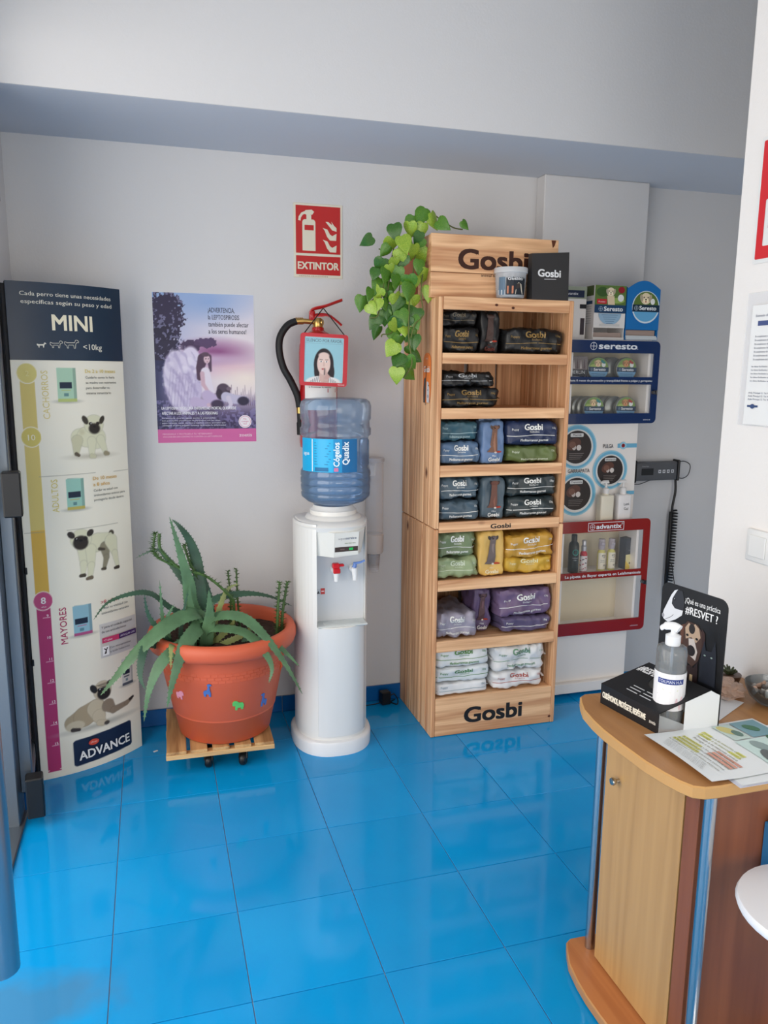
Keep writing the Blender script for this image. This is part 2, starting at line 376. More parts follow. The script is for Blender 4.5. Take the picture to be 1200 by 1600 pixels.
# left wall, glazed entrance, right partition, beam, pillar
slab('wall_left', XL-.12, XL, 2.62, YB, 0, ZC)
slab('wall_left_lintel', XL-.12, XL, YR, 2.62, 2.45, ZC)
slab('wall_left_rear', XL-.12, XL, YR-.1, -0.9, 0, 2.45)
slab('wall_right', XR, XR+.14, YR, 1.765, 0, ZC, m=mat('white_painted_wall', (233, 229, 225), 0.85, spec=0.2, bump=0.25, bscale=120))
slab('wall_alcove_right', 3.2, 3.32, 1.6, YB, 0, ZC)
wb = MB(); wb.plate([[(XR+.14, 0), (3.3, 0), (3.3, ZC), (XR+.14, ZC)], [(1.64, .15), (1.64, 2.0), (2.5, 2.0), (2.5, .15)]], 1.625, 1.765)  # opening in this unseen wall is added to let the alcove fill through
structure(wb.build('wall_alcove_front', M_WALL))
rw = MB()
rw.plate([[(XL-.12, 0), (XR+.14, 0), (XR+.14, ZC), (XL-.12, ZC)], [(-.40, .3), (-.40, 2.7), (1.38, 2.7), (1.38, .3)]], YR-.12, YR)
structure(rw.build('wall_rear', M_WALL))
slab('ceiling', XL-.2, 3.4, YR-.2, YB+.15, ZC, ZC+.1, m=M_CEIL)
slab('trim_beam', XL, 3.2, 2.747, YB, 2.34, ZC, m=M_COVE)
slab('wall_beam_face', XL, 3.2, 2.742, 2.747, 2.3405, ZC)
slab('wall_pillar', 1.665, 2.185, 3.205, YB, 0, 2.34, bev=.004)
# blue skirting tiles
M_SKIRT = mat('blue_skirting_tile', (14, 92, 160), 0.22)
bb = structure(MB().box(XL, 1.665, YB-.004, YB, 0, .074).build('baseboard_back', M_SCREED))
for i in range(-2, 6):
    a = max(TX0+i*T, XL)+.001; b = min(TX0+(i+1)*T, 1.664)-.001
    if b-a > .02: MB().box(a, b, YB-.012, YB-.004, .001, .074, bev=.002).build('tile', M_SKIRT, bb)
bl = structure(MB().box(XL, XL+.004, 2.7, YB-.012, 0, .074).build('baseboard_left', M_SCREED))
for a, b in ((2.701, 2.99), (2.992, YB-.013)): MB().box(XL+.004, XL+.012, a, b, .001, .074, bev=.002).build('tile', M_SKIRT, bl)
bp = structure(MB().box(1.67, 2.18, 3.197, 3.204, 0, .074).build('baseboard_pillar', M_SCREED))
for a, b in ((1.671, 1.84), (1.842, 2.174)): MB().box(a, b, 3.189, 3.197, .001, .074, bev=.002).build('tile', M_SKIRT, bp)

# ------------------------------------------------------------------ glazed entrance on the left
M_ALU = mat('anodised_aluminium', (116, 124, 132), 0.5, 0.9)
wf = MB()
for b in ((XL-.1, XL-.02, -.9, -.84, 0, 2.45), (XL-.1, XL-.02, 1.10, 1.16, 0, 2.45), (XL-.1, XL-.02, -.84, 1.10, 2.39, 2.45), (XL-.1, XL-.02, -.84, 1.10, 0, .06)): wf.box(*b, bev=.004)
win = structure(wf.build('window_1', M_ALU))
MB().box(XL-.065, XL-.057, -.84, 1.10, .06, 2.39).build('pane', CLEARP, win)
wf = MB()
for b in ((-.40, -.35, YR-.09, YR-.03, .3, 2.7), (1.33, 1.38, YR-.09, YR-.03, .3, 2.7), (-.35, 1.33, YR-.09, YR-.03, .3, .35), (-.35, 1.33, YR-.09, YR-.03, 2.65, 2.7)): wf.box(*b, bev=.004)
win2 = structure(wf.build('window_2', M_ALU)); MB().box(-.35, 1.33, YR-.065, YR-.057, .35, 2.65).build('pane', CLEARP, win2)
dr = thing('door_1', None, None, (-.452, 2.66, 0), math.atan2(1.28, -.13)-PI); dr['kind'] = 'structure'   # leaf runs along local -x
g = MB()
g.box(-.055, 0, -.02, .02, .095, 2.4, bev=.004).box(-1.25, -1.18, -.02, .02, .095, 2.4, bev=.004).box(-1.18, -.055, -.02, .02, 2.32, 2.4, bev=.004).box(-1.18, -.055, -.02, .02, .095, .15, bev=.004)
g.build('door_frame', M_ALU, dr)
MB().box(-1.18, -.055, -.004, .004, .15, 2.32).build('pane', CLEARP, dr)
for z in (.11, 1.12, 2.05):
    h = MB().box(-.028, .028, -.03, .024, z-.07, z+.07, bev=.004); h.build('hinge', BLACKP, dr, (.055, .03, 0))
jm = structure(MB().box(XL-.125, XL+.004, 2.598, 2.70, 0, 2.449, bev=.003).build('door_frame_jamb', M_ALU)); jm.name = 'trim_1'
th = structure(MB().box(XL-.12, XL+.015, 1.16, 2.70, 0, .012, bev=.003).build('trim_2', M_ALU))
hb = MB(); hb.tube([(-.288, 1.33, .475), (-.288, 1.33, 2.1)], .029, 20)
hb.build('door_handle', STEEL, dr).matrix_parent_inverse = (Matrix.Translation(dr.location) @ Matrix.Rotation(dr.rotation_euler.z, 4, 'Z')).inverted()
hs = MB()
for z in (.62, 1.95): hs.tube([(-.288, 1.33, z), (-.322, 1.345, z)], .009, 10)
hs.build('handle_standoff', STEEL, dr).matrix_parent_inverse = (Matrix.Translation(dr.location) @ Matrix.Rotation(dr.rotation_euler.z, 4, 'Z')).inverted()

# ------------------------------------------------------------------ tall advertising column with the dog growth chart
BW = 0.4008
ban = thing('display_column', 'tall cardboard column with small dog feeding chart and dark blue MINI header', 'display stand', (-.444, 2.915, 0), math.atan2(.188, .354))
def bsurf(x, z): u = (x-BW/2)/(BW/2); return -0.036*(1-min(1, u*u))
def shell(z0, z1, m, name, grow=0):
    b = MB(); n = 16; vs = []; fs = []
    for i in range(n+1):
        x = BW*i/n; y = bsurf(x, 0)-grow; vs += [(x, y, z0), (x, y, z1), (x, y+.003, z0), (x, y+.003, z1)]
        if i: o = 4*i; fs += [(o-4, o, o+1, o-3), (o-2, o-1, o+3, o+2), (o-3, o+1, o+3, o-1), (o-4, o-2, o+2, o)]
    fs += [(0, 1, 3, 2), (4*n, 4*n+2, 4*n+3, 4*n+1)]; b.add(vs, fs, 0, True); return b.build(name, m, ban)
M_CARD = mat('cream_card', (234, 229, 212), 0.5); M_NAVY = mat('navy_card', (28, 48, 68), 0.35)
shell(0, 1.530, M_CARD, 'front_panel'); shell(1.530, 1.788, M_NAVY, 'header_panel', .0006)
b = MB(); b.box(0, BW, .004, .008, 0, 1.786); b.build('back_panel', mat('black_card', (20, 20, 24), .6), ban)
b = MB(); b.box(-.012, .004, .006, .034, .01, 1.78, bev=.003); b.build('side_rail', mat('black_card', (20, 20, 24), .6), ban)
b = MB()
for z in (1.14, .80, .46): b.box(-.004, .003, -.006, .006, z-.012, z+.012, bev=.001)
b.build('clip', BLACKP, ban)
CREAM = np.array((234, 229, 212.))
def pug(P, kind):
    c1, c2, mk = (216, 214, 184), (200, 196, 164), (46, 40, 36)
    import types
    base_seg, base_ell = Pen.seg, Pen.ell
    def seg2(s, p, q, r0_, r1_, col, soft=.002, op=1.0):
        if r0_ > .007 and sum(col) > 330: base_seg(s, p, q, r0_+.0014, r1_+.0012, tuple(v*.74 for v in col), .004, .6)
        return base_seg(s, p, q, r0_, r1_, col, soft, op)
    def ell2(s, cx, cz, rx, rz, col, soft=.002, rot=0, op=1.0):
        if rx > .02 and rz > .02 and sum(col) > 330: base_ell(s, cx, cz, rx+.0014, rz+.0014, tuple(v*.74 for v in col), .004, rot, .6)
        return base_ell(s, cx, cz, rx, rz, col, soft, rot, op)
    P.seg = types.MethodType(seg2, P); P.ell = types.MethodType(ell2, P)
    if kind == 1:      # puppy standing, three quarter view
        P.ell(.247, 1.192, .072, .008, (196, 190, 172), .012)
        P.chain([(.205, 1.262), (.232, 1.262), (.268, 1.255)], [.030, .036, .038], c1, .003)
        P.seg((.196, 1.25), (.190, 1.205), .020, .009, c2, .003).seg((.190, 1.203), (.198, 1.198), .007, .006, (90, 80, 66), .002)
        P.seg((.250, 1.245), (.248, 1.198), .017, .010, c1, .003).seg((.246, 1.192), (.257, 1.190), .008, .007, c2, .002)
        P.seg((.285, 1.250), (.302, 1.205), .016, .009, c1, .003).seg((.303, 1.198), (.313, 1.196), .008, .006, (150, 140, 112), .002)
        P.ell(.215, 1.28, .012, .012, c2, .006, op=.6)
        P.ell(.262, 1.305, .037, .034, c1, .003); P.ell(.229, 1.322, .010, .017, (60, 54, 44), .002, .5); P.ell(.294, 1.320, .009, .016, (60, 54, 44), .002, -.5)
        P.ell(.263, 1.290, .022, .019, mk, .006); P.ell(.249, 1.308, .007, .0065, mk, .002); P.ell(.277, 1.308, .007, .0065, mk, .002)
        P.ell(.263, 1.297, .005, .003, (20, 18, 16), .001); P.ell(.251, 1.309, .0018, .0018, (230, 230, 230), .001)
    if kind == 2:      # adult standing in profile
        P.chain([(.205, .868), (.25, .872), (.292, .872)], [.036, .034, .030], c1, .003)
        P.ell(.308, .898, .011, .012, (70, 62, 50), .003); P.ell(.303, .893, .008, .008, c1, .003)
        P.chain([(.195, .85), (.192, .80), (.188, .765)], [.022, .013, .008], c1, .003); P.seg((.178, .757), (.192, .757), .006, .007, (70, 62, 50), .002)
        P.chain([(.222, .85), (.220, .79), (.214, .752)], [.020, .013, .009], c1, .003); P.seg((.202, .742), (.218, .744), .006, .008, (110, 98, 80), .002)
        P.chain([(.278, .85), (.282, .81), (.272, .775)], [.020, .011, .007], (140, 134, 112), .003); P.seg((.262, .768), (.274, .768), .005, .006, (80, 72, 58), .002)
        P.chain([(.305, .868), (.318, .82), (.326, .775)], [.026, .012, .008], c1, .003); P.seg((.315, .762), (.330, .763), .005, .007, (60, 52, 44), .002)
        P.seg((.255, .846), (.275, .842), .006, .004, (70, 62, 52), .004)
        P.ell(.188, .893, .038, .036, c1, .003); P.ell(.153, .912, .011, .015, (48, 42, 38), .002, .8); P.ell(.223, .912, .011, .015, (48, 42, 38), .002, -.8)
        P.ell(.186, .880, .028, .026, mk, .006); P.ell(.170, .894, .008, .008, (30, 26, 24), .002); P.ell(.204, .894, .008, .008, (30, 26, 24), .002)
        P.ell(.186, .888, .007, .004, (15, 14, 14), .001); P.ell(.172, .896, .002, .002, (230, 230, 230), .001)
    if kind == 3:      # adult lying down
        c1, c2 = (196, 184, 158), (168, 152, 124)
        P.ell(.22, .165, .12, .010, (180, 178, 166), .014)
        P.chain([(.118, .20), (.16, .215), (.205, .232)], [.030, .040, .038], c2, .004); P.ell(.125, .185, .034, .020, c1, .004)
        P.seg((.115, .172), (.138, .168), .008, .006, (60, 50, 44), .003)
        P.chain([(.205, .235), (.215, .20), (.228, .17)], [.034, .026, .014], c1, .004)
        P.chain([(.255, .23), (.275, .205), (.335, .212), (.358, .222)], [.026, .013, .009, .006], (140, 126, 108), .003)
        P.seg((.352, .221), (.366, .227), .006, .005, (40, 36, 34), .002)
        P.seg((.215, .172), (.245, .166), .011, .008, c1, .003); P.ell(.245, .163, .011, .008, (70, 62, 56), .003)
        P.ell(.235, .298, .036, .037, c1, .003); P.ell(.200, .312, .012, .019, (36, 32, 30), .002, .5); P.ell(.266, .318, .013, .012, (36, 32, 30), .002, -.5)
        P.ell(.240, .285, .027, .025, (34, 30, 30), .006); P.ell(.222, .302, .008, .008, (24, 22, 22), .002); P.ell(.256, .302, .008, .008, (24, 22, 22), .002)
        P.ell(.240, .293, .006, .004, (90, 86, 84), .001); P.ell(.224, .304, .002, .002, (230, 230, 230), .001)
        for k in range(3): P.seg((.212+.006*k, .322-.004*k), (.264-.006*k, .324-.005*k), .0012, .0012, (90, 80, 68), .002)
def pack(P, x, z, w, h, tint, base):
    P.ell(x+w/2, z, w*.6, .006, (170, 170, 160), .008)
    P.seg((x+w*.10, z+h), (x+w*.86, z+h*.985), .0015, .0015, tuple(v*.8 for v in tint), .002)
    m = (np.abs(P.X-x-w/2) < w/2) & (P.Z > z) & (P.Z < z+h); P.over(m.astype(float), tint)
    m = (P.X-x > w*.84) & (P.X < x+w) & (P.Z > z) & (P.Z < z+h); P.over(m*.25, (60, 70, 70))
    m = (np.abs(P.X-x-w*.43) < w*.34) & (np.abs(P.Z-z-h*.48) < h*.09); P.over(m.astype(float), (30, 42, 62))
    m = (np.abs(P.X-x-w*.43) < w*.26) & (np.abs(P.Z-z-h*.33) < h*.018); P.over(m.astype(float), base)
    m = (np.abs(P.X-x-w*.43) < w*.12) & (np.abs(P.Z-z-h*.20) < h*.05); P.over(m*.7, (70, 110, 120))
    m = (P.X > x) & (P.X < x+w) & (P.Z > z) & (P.Z < z+h*.09); P.over(m*.9, base)
def banner_print(X, Z):
    P = Pen(X, Z, CREAM)
    for lo, hi, c in ((.94, 1.50, (212, 192, 112)), (.704, .94, (214, 172, 70)), (.035, .70, (176, 52, 106))):
        P.over(((np.abs(X-.046) < .0225) & (Z > lo) & (Z < hi)).astype(float), c)
    P.over(((np.abs(X-.046) < .0225) & (Z > .025) & (Z < .04-.4*np.abs(X-.046))).astype(float), (176, 52, 106))
    for z, c in ((1.486, (214, 200, 120)), (1.269, (208, 192, 100)), (.684, (190, 74, 120))):
        P.ell(.046, z, .033, .036, (236, 230, 214), .002); P.ell(.046, z, .030, .033, c, .002)
    for z in np.arange(.62, .08, -.082): P.over(((X > .040) & (X < .066) & (np.abs(Z-z) < .0012)).astype(float), (226, 170, 190))
    for z in (1.13, .932): P.over((np.abs(Z-z+.01*(X-.2)) < .0010).astype(float)*.6, (150, 146, 130))
    pack(P, .140, 1.389, .064, .115, (168, 202, 176), (180, 190, 110)); pack(P, .147, 1.004, .064, .112, (150, 196, 180), (190, 170, 80))
    pack(P, .142, .532, .068, .115, (140, 182, 196), (176, 70, 120)); pack(P, .322, .285, .048, .108, (206, 206, 200), (60, 70, 84))
    P.over(((X > .236) & (X < BW-.004) & (Z > .425) & (Z < .556)).astype(float), (204, 202, 198))
    for k in (1, 2, 3): pug(P, k)
    qx = np.abs(X-.231)-.107; qz = np.abs(Z-.080-(X-.23)*.035)-.040; dd = np.hypot(np.maximum(qx, 0), np.maximum(qz, 0))-.012; P.over(.5-dd/.002, (24, 38, 66))
    return P.I
picture('printed_chart', .003, BW-.002, .003, 1.528, 150, 560, banner_print, ban, bsurf, y=-.0006)
A = Art(bsurf); w0 = (226, 222, 206)
A.text('Cada perro tiene unas necesidades', .040, 1.743, .0135, w0, .006, w=.318).text('específicas según su peso y edad', .042, 1.717, .0135, w0, .006, w=.318)
A.text('MINI', .136, 1.632, .052, (236, 228, 200), .035, w=.140)
def dogicon(A, x, z, s, col, fill):
    body = [(0, .55), (.05, .35), (.15, .32), (.18, 0), (.26, 0), (.28, .35), (.62, .36), (.66, 0), (.74, 0), (.78, .45), (.85, .62), (1.0, .66), (1.0, .78), (.88, .92), (.78, .90), (.70, .62), (.2, .60), (.02, .72)]
    pts = [(x+a*s, z+b*s*.62) for a, b in body]
    if fill: A.poly(pts, col)
    else: A.line(pts+[pts[0]], .0016, col)
dogicon(A, .082, 1.572, .030, w0, True); dogicon(A, .124, 1.572, .042, w0, False); dogicon(A, .172, 1.572, .050, w0, False)
A.text('<10kg', .238, 1.568, .020, w0, .012, w=.072)
A.text('CACHORROS', .109, 1.330, .022, (216, 202, 136), .01, w=.165, rot=PI/2).text('ADULTOS', .118, 1.000, .022, (214, 200, 120), .012, w=.118, rot=PI/2)
A.text('MAYORES', .118, .512, .024, (170, 46, 92), .02, w=.138, rot=PI/2)
A.text('10', .046, 1.258, .020, (236, 230, 200), .02, 'C').text('8', .046, .674, .024, (240, 230, 230), .03, 'C').text('años', .046, .660, .006, (240, 230, 230), .01, 'C')
A.text('2', .046, 1.476, .018, (226, 216, 150), .02, 'C')
for i, z in enumerate(np.arange(.624, .08, -.082)): A.text(str(9+i), .056, z, .010, (244, 226, 232), .02, 'C')
A.text('De 2 a 10 meses', .238, 1.488, .012, (214, 190, 84), .02, w=.122).para(['Cuidarlo como lo haría', 'su madre con nutrientes', 'para desarrollar su', 'sistema inmunitario'], .238, 1.468, .0088, .0185, (84, 80, 70), .006)
A.text('De 10 meses', .244, 1.104, .013, (206, 158, 50), .02, w=.098).text('a 8 años', .244, 1.082, .013, (206, 158, 50), .02, w=.066)
A.para(['Cuidar su salud con', 'antioxidantes activos para', 'protegerlo desde dentro'], .244, 1.062, .0088, .0175, (84, 80, 70), .006)
A.text('>8 años', .246, .636, .014, (178, 44, 66), .02, w=.070).para(['Mimar su vitalidad con', 'antioxidantes naturales'], .246, .615, .009, .019, (84, 80, 76), .006)
A.para(['Y para el cuidado especial', 'de sus articulaciones'], .242, .540, .009, .017, (70, 66, 66), .01)
A.rect(.242, .314, .483, .503, (196, 60, 104)).rect(.314, .394, .483, .503, (66, 38, 96)); A.text('<7 años', .248, .489, .008, (240, 230, 236), .01).text('ARTICULAR CARE', .320, .489, .008, (230, 220, 236), .01, w=.068)
A.rect(.242, .268, .434, .470, (240, 240, 238)).line([(.250, .440), (.257, .455), (.262, .464)], .004, (40, 40, 44)).line([(.248, .462), (.256, .455), (.255, .441)], .004, (40, 40, 44))
A.para(['Con omeoproteínas', 'y ácido hialurónico'], .273, .456, .008, .016, (80, 76, 76), .006)
A.text('ADVANCE', .130, .048, .034, (236, 236, 234), .035, w=.206, rot=.035); A.ell(.186, .107, .020, .012, (206, 74, 54)); A.text('affinity', .186, .104, .007, (240, 200, 190), .01, 'C')
A.build('printed_lettering', ban)

# ------------------------------------------------------------------ wall poster: angel and dog at dusk
po = thing('wall_poster', 'violet poster of a winged girl and a dog by a lake warning of leptospirosis', 'poster', (.024, YB, 1.209))
MB().box(0, .396, -.0012, -.0002, 0, .592).build('poster_sheet', PAPER, po)
def angel(X, Z):
    P = Pen(X, Z, (150, 170, 214)); n1, n2, n3 = P.noise(14, 1), P.noise(60, 2), P.noise(150, 3)
    t = np.clip((Z-.10)/.49, 0, 1)[..., None]; DK = 1
    P.I = (1-t)*np.array((214, 178, 204.))+t*np.array((142, 170, 216.)); P.ell(.36, .34, .22, .26, (226, 216, 222), .30); P.ell(.22, .56, .10, .05, (120, 158, 214), .10, op=.7)
    P.ell(.24, .365, .12, .040, (150, 84, 138), .05, op=.85); P.ell(.32, .30, .12, .030, (206, 140, 176), .05, op=.7); P.ell(.36, .26, .10, .05, (240, 226, 214), .08, op=.9)
    P.ell(.20, .335, .16, .020, (196, 164, 196), .02, op=.8)
    tr = ((n2-.5)*.9+(n3-.5)*.5+.5)
    nz = P.noise(90, 5)*.6+P.noise(190, 6)*.4
    for cx, cz, rx, rz, c_ in ((.05, .50, .085, .12, (46, 36, 70)), (.03, .38, .08, .11, (40, 34, 66)), (.14, .385, .05, .028, (70, 50, 88)), (.20, .40, .055, .022, (86, 62, 104))):
        d_ = np.sqrt(((X-cx)/rx)**2+((Z-cz)/rz)**2); P.over((d_ < .78+.55*(nz-.4)).astype(float)*.95, c_)
    P.over(((X < .12) & (Z > .33) & (nz > .66)).astype(float)*.55, (168, 170, 206))
    pass
    P.over(np.clip((.20-Z)/.10, 0, 1)*.9, (58, 46, 92)); P.over((Z < .33).astype(float)*np.clip((.11-X)/.10, 0, 1)*.9, (46, 52, 98))
    P.over(((Z < .17) & (n3*.6+n2*.4 > .52)).astype(float)*.55, (146, 138, 190)); P.over(((Z < .20) & (n1 > .6)).astype(float)*.3, (40, 30, 60))
    for k in range(16):
        x = .27+.008*k; h = .19+.05*((k*37) % 7)/7; P.seg((x, .15), (x+.004, h), .0012, .0006, (110, 84, 110), .002, .8)
    # wings
    P.ell(.095, .245, .062, .125, (206, 196, 222), .006, .12); P.ell(.135, .30, .045, .085, (216, 206, 230), .006, -.1); P.ell(.13, .22, .05, .07, (196, 184, 216), .01, .2)
    wing = ((((X-.10)/.075)**2+((Z-.26)/.13)**2) < 1); P.over(wing*np.clip((np.sin((Z*90+X*160+4*n2))*.5+.1)*.8, 0, .42), (150, 136, 184)); P.over(wing*np.clip((n2-.5)*1.2, 0, .3), (240, 236, 246))
    for k in range(9): P.seg((.045+.012*k, .14+.004*(k % 3)), (.06+.012*k, .30-.006*k), .0012, .0008, (150, 136, 180), .002, .6)
    # girl
    P.chain([(.187, .338), (.176, .30), (.172, .26)], [.020, .016, .010], (84, 58, 84), .004); P.seg((.212, .345), (.216, .29), .010, .005, (92, 66, 92), .004)
    P.chain([(.196, .285), (.200, .24), (.205, .205)], [.018, .020, .024], (222, 212, 226), .004)
    P.chain([(.183, .278), (.186, .235), (.205, .205), (.235, .185)], [.009, .008, .006, .005], (206, 170, 186), .003)
    P.chain([(.20, .19), (.24, .17), (.20, .155), (.15, .165)], [.022, .016, .014, .02], (190, 172, 208), .006); P.seg((.205, .152), (.24, .150), .008, .005, (206, 176, 196), .003)
    P.ell(.203, .335, .0125, .017, (216, 182, 194), .003); P.ell(.198, .354, .015, .009, (96, 70, 92), .004); P.seg((.198, .337), (.201, .337), .0016, .0016, (60, 44, 66), .001); P.seg((.208, .337), (.210, .337), .0016, .0016, (60, 44, 66), .001); P.seg((.203, .325), (.207, .325), .001, .001, (150, 84, 104), .001)
    # dog
    P.ell(.265, .215, .026, .024, (84, 66, 88), .004); P.ell(.250, .195, .014, .022, (58, 42, 66), .004, .2); P.ell(.283, .203, .010, .018, (70, 54, 76), .004); P.ell(.287, .218, .010, .008, (120, 100, 118), .003)
    P.chain([(.275, .185), (.31, .175), (.35, .17)], [.020, .018, .018], (190, 184, 210), .004); P.ell(.345, .168, .024, .018, (50, 42, 72), .005)
    P.chain([(.285, .18), (.295, .155), (.285, .14)], [.010, .007, .006], (206, 196, 216), .003); P.ell(.24, .155, .026, .018, (66, 50, 82), .006)
    P.I = np.clip(((P.I-P.I.mean(-1, keepdims=True))*.86+P.I.mean(-1, keepdims=True)-120)*1.08+116, 0, 255); P.over((Z < .056).astype(float), (206, 98, 158)); return P.I
picture('poster_picture', .001, .395, .001, .591, 150, 224, angel, po, y=-.0016)
A = Art(lambda x, z: -.001)
A.para(['¡ADVERTENCIA,', 'la LEPTOSPIROSIS', 'también puede afectar', 'a los seres humanos!'], .213, .519, .019, .0275, (38, 38, 60), .012, w=[.105, .123, .160, .150])
A.text('LA LEPTOSPIROSIS ES UNA ENFERMEDAD MORTAL QUE PUEDE', .020, .134, .0115, (240, 240, 244), .02, w=.295).text('AFECTAR A LOS ANIMALES Y A LAS PERSONAS', .020, .114, .0115, (240, 240, 244), .02, w=.220)
A.para(['La bacteria vive en aguas sucias y estancadas', 'Los principales portadores de leptospira son las ratas,', 'pero también vacas, cerdos y muchos otros animales que', 'contagian al perro pueden contraer fácilmente la enfermedad'], .020, .0975, .0055, .0098, (220, 220, 234), .0, w=[.21, .23, .25, .25])
A.text('PREVENIRLA Y PROTEGER A TU VETERINARIO', .020, .033, .006, (244, 200, 224), .01, w=.195).text('VACUNA EN UN CONTACTO CONTRA LA LEPTOSPIROSIS', .020, .022, .006, (244, 200, 224), .01, w=.235)
A.ell(.350, .084, .0265, .0265, (238, 232, 236)).ring(.350, .084, .023, .0015, (206, 110, 160)).para(['Más', 'contagio', 'facil'], .350, .092, .006, .010, (206, 90, 140), .0, 'C')
A.text('zoetis', .325, .022, .014, (250, 236, 244), .0, w=.052)
A.build('printed_lettering', po)

# ------------------------------------------------------------------ EXTINTOR sign
sg = thing('safety_sign', 'red and cream EXTINTOR sign with white extinguisher and flame symbols', 'sign', (.586, YB, 1.878))
MB().box(0, .203, -.003, -.0003, 0, .290, bev=.0008).build('sign_plate', mat('cream_sign', (220, 214, 196), .4), sg)
RD, CR = (188, 34, 34), (222, 216, 196)
A = Art(lambda x, z: -.0026); A.rect(.009, .194, .096, .281, RD).rect(.009, .194, .012, .086, RD)
A.poly(rrect(.036, .090, .106, .228, .012, corners=(0, 0, 1, 1)), CR).rect(.053, .073, .225, .245, CR).poly([(.040, .250), (.050, .263), (.075, .266), (.085, .258), (.078, .247), (.058, .243)], CR)
A.line([(.052, .256), (.035, .248), (.026, .235), (.024, .222)], .010, CR).rect(.045, .083, .186, .206, RD)
for dz in (0, .046, .082):
    A.poly([(.176, .104+dz), (.150, .104+dz), (.138, .118+dz), (.128, .142+dz), (.120, .152+dz), (.140, .146+dz), (.150, .128+dz), (.160, .122+dz), (.178, .132+dz)] if dz < .08 else [(.178, .186), (.160, .190), (.146, .206), (.132, .222), (.143, .222), (.160, .210), (.156, .224), (.168, .208), (.178, .200)], CR)
A.text('EXTINTOR', .1015, .034, .028, CR, .05, 'C', w=.170); A.text('SEÑALIZACIÓN', .02, .004, .004, (150, 110, 100), 0, w=.12); A.build('printed_symbols', sg)

# ------------------------------------------------------------------ fire extinguisher with hose
M_RED = mat('red_lacquer', (176, 22, 26), 0.22, coat=.5); M_RUB = mat('black_rubber', (20, 20, 22), .55); M_BRASS = mat('brass', (196, 160, 96), .3, 1.0)
ex = thing('fire_extinguisher', 'red fire extinguisher with black hose hung on the wall behind the water bottle', 'extinguisher', (.667, 3.197, 1.18))
b = MB(); b.lathe([(0, 0), (.060, 0), (.077, .012), (.079, .03), (.079, .395), (.076, .425), (.066, .452), (.045, .472), (.026, .482), (.024, .495), (0, .495)], 40); b.build('cylinder_body', M_RED, ex)
b = MB(); b.lathe([(.016, .495), (.020, .500), (.020, .524), (.014, .53), (0, .53)], 20).tube([(-.005, 0, .515), (-.060, 0, .517)], .009, 12).lathe([(.0125, -.062), (.0125, -.05)], 12, (0, 0, 0), axis='Z') if 0 else None
b = MB(); b.lathe([(.018, .492), (.021, .500), (.021, .522), (.014, .532), (0, .532)], 20); b.tube([(-.01, 0, .517), (-.062, 0, .519)], .0105, 12); b.tube([(-.06, 0, .519), (-.095, 0, .516)], .013, 12); b.tube([(0, 0, .515), (.018, -.012, .515)], .012, 12)
for k in range(4): b.tube([(-.064-.008*k, 0, .519), (-.067-.008*k, 0, .519)], .0145, 12)
b.build('valve', M_BRASS, ex)
b = MB(); b.tube(smooth_path([(-.030, 0, .545), (-.020, -.002, .566), (.03, -.004, .580), (.10, -.006, .606)], 5), [.011]*5+[.010]*5+[.009]*6, 10, flat=.45)
b.tube(smooth_path([(-.028, 0, .540), (.03, -.003, .546), (.06, -.004, .535), (.098, -.006, .505)], 5), [.011]*5+[.009]*5+[.008]*6, 10, flat=.45)
b.box(-.036, -.012, -.009, .009, .522, .560, bev=.003).build('handle', M_RED, ex)
b = MB(); b.tube(smooth_path([(-.090, 0, .517), (-.125, -.004, .500), (-.155, -.006, .455), (-.160, -.006, .40), (-.145, -.006, .335), (-.115, -.006, .28), (-.088, -.006, .22), (-.080, -.006, .175)], 7), .0145, 14); b.build('hose', M_RUB, ex)
b = MB(); b.tube([(-.080, -.006, .178), (-.079, -.006, .150)], .0135, 14, m=1); b.tube([(-.079, -.006, .150), (-.078, -.006, .115), (-.077, -.006, .112), (-.076, -.006, .062)], [.0125, .0125, .016, .016], 14)
b.build('nozzle', [M_RUB, M_BRASS], ex)
b = MB(); n = 14; vs = []; fs = []
for i in range(n+1):
    a = -PI/2-.95+1.9*i/n; vs += [(math.cos(a)*.0797, math.sin(a)*.0797, .165), (math.cos(a)*.0797, math.sin(a)*.0797, .300)]
    if i: fs.append((2*i-2, 2*i, 2*i+1, 2*i-1))
b.add(vs, fs, 0, True).build('label', PAPER, ex)
csurf = lambda x, z: -math.sqrt(max(.0797**2-x*x, 1e-5))
A = Art(csurf); A.para(['MODO DE EMPLEO', 'EXTINTOR DE POLVO ABC', '1 Quitar el precinto de seguridad', '2 Presionar la maneta'], -.052, .286, .006, .0105, (60, 60, 66), .01, w=.090); A.rect(.022, .060, .236, .252, (180, 40, 44)); A.rect(.028, .058, .290, .296, (40, 40, 44)); A.build('printed_lettering', ex)
b = MB(); b.box(-.03, .03, .074, .083, .30, .42, bev=.003); b.build('wall_bracket', M_RED, ex)

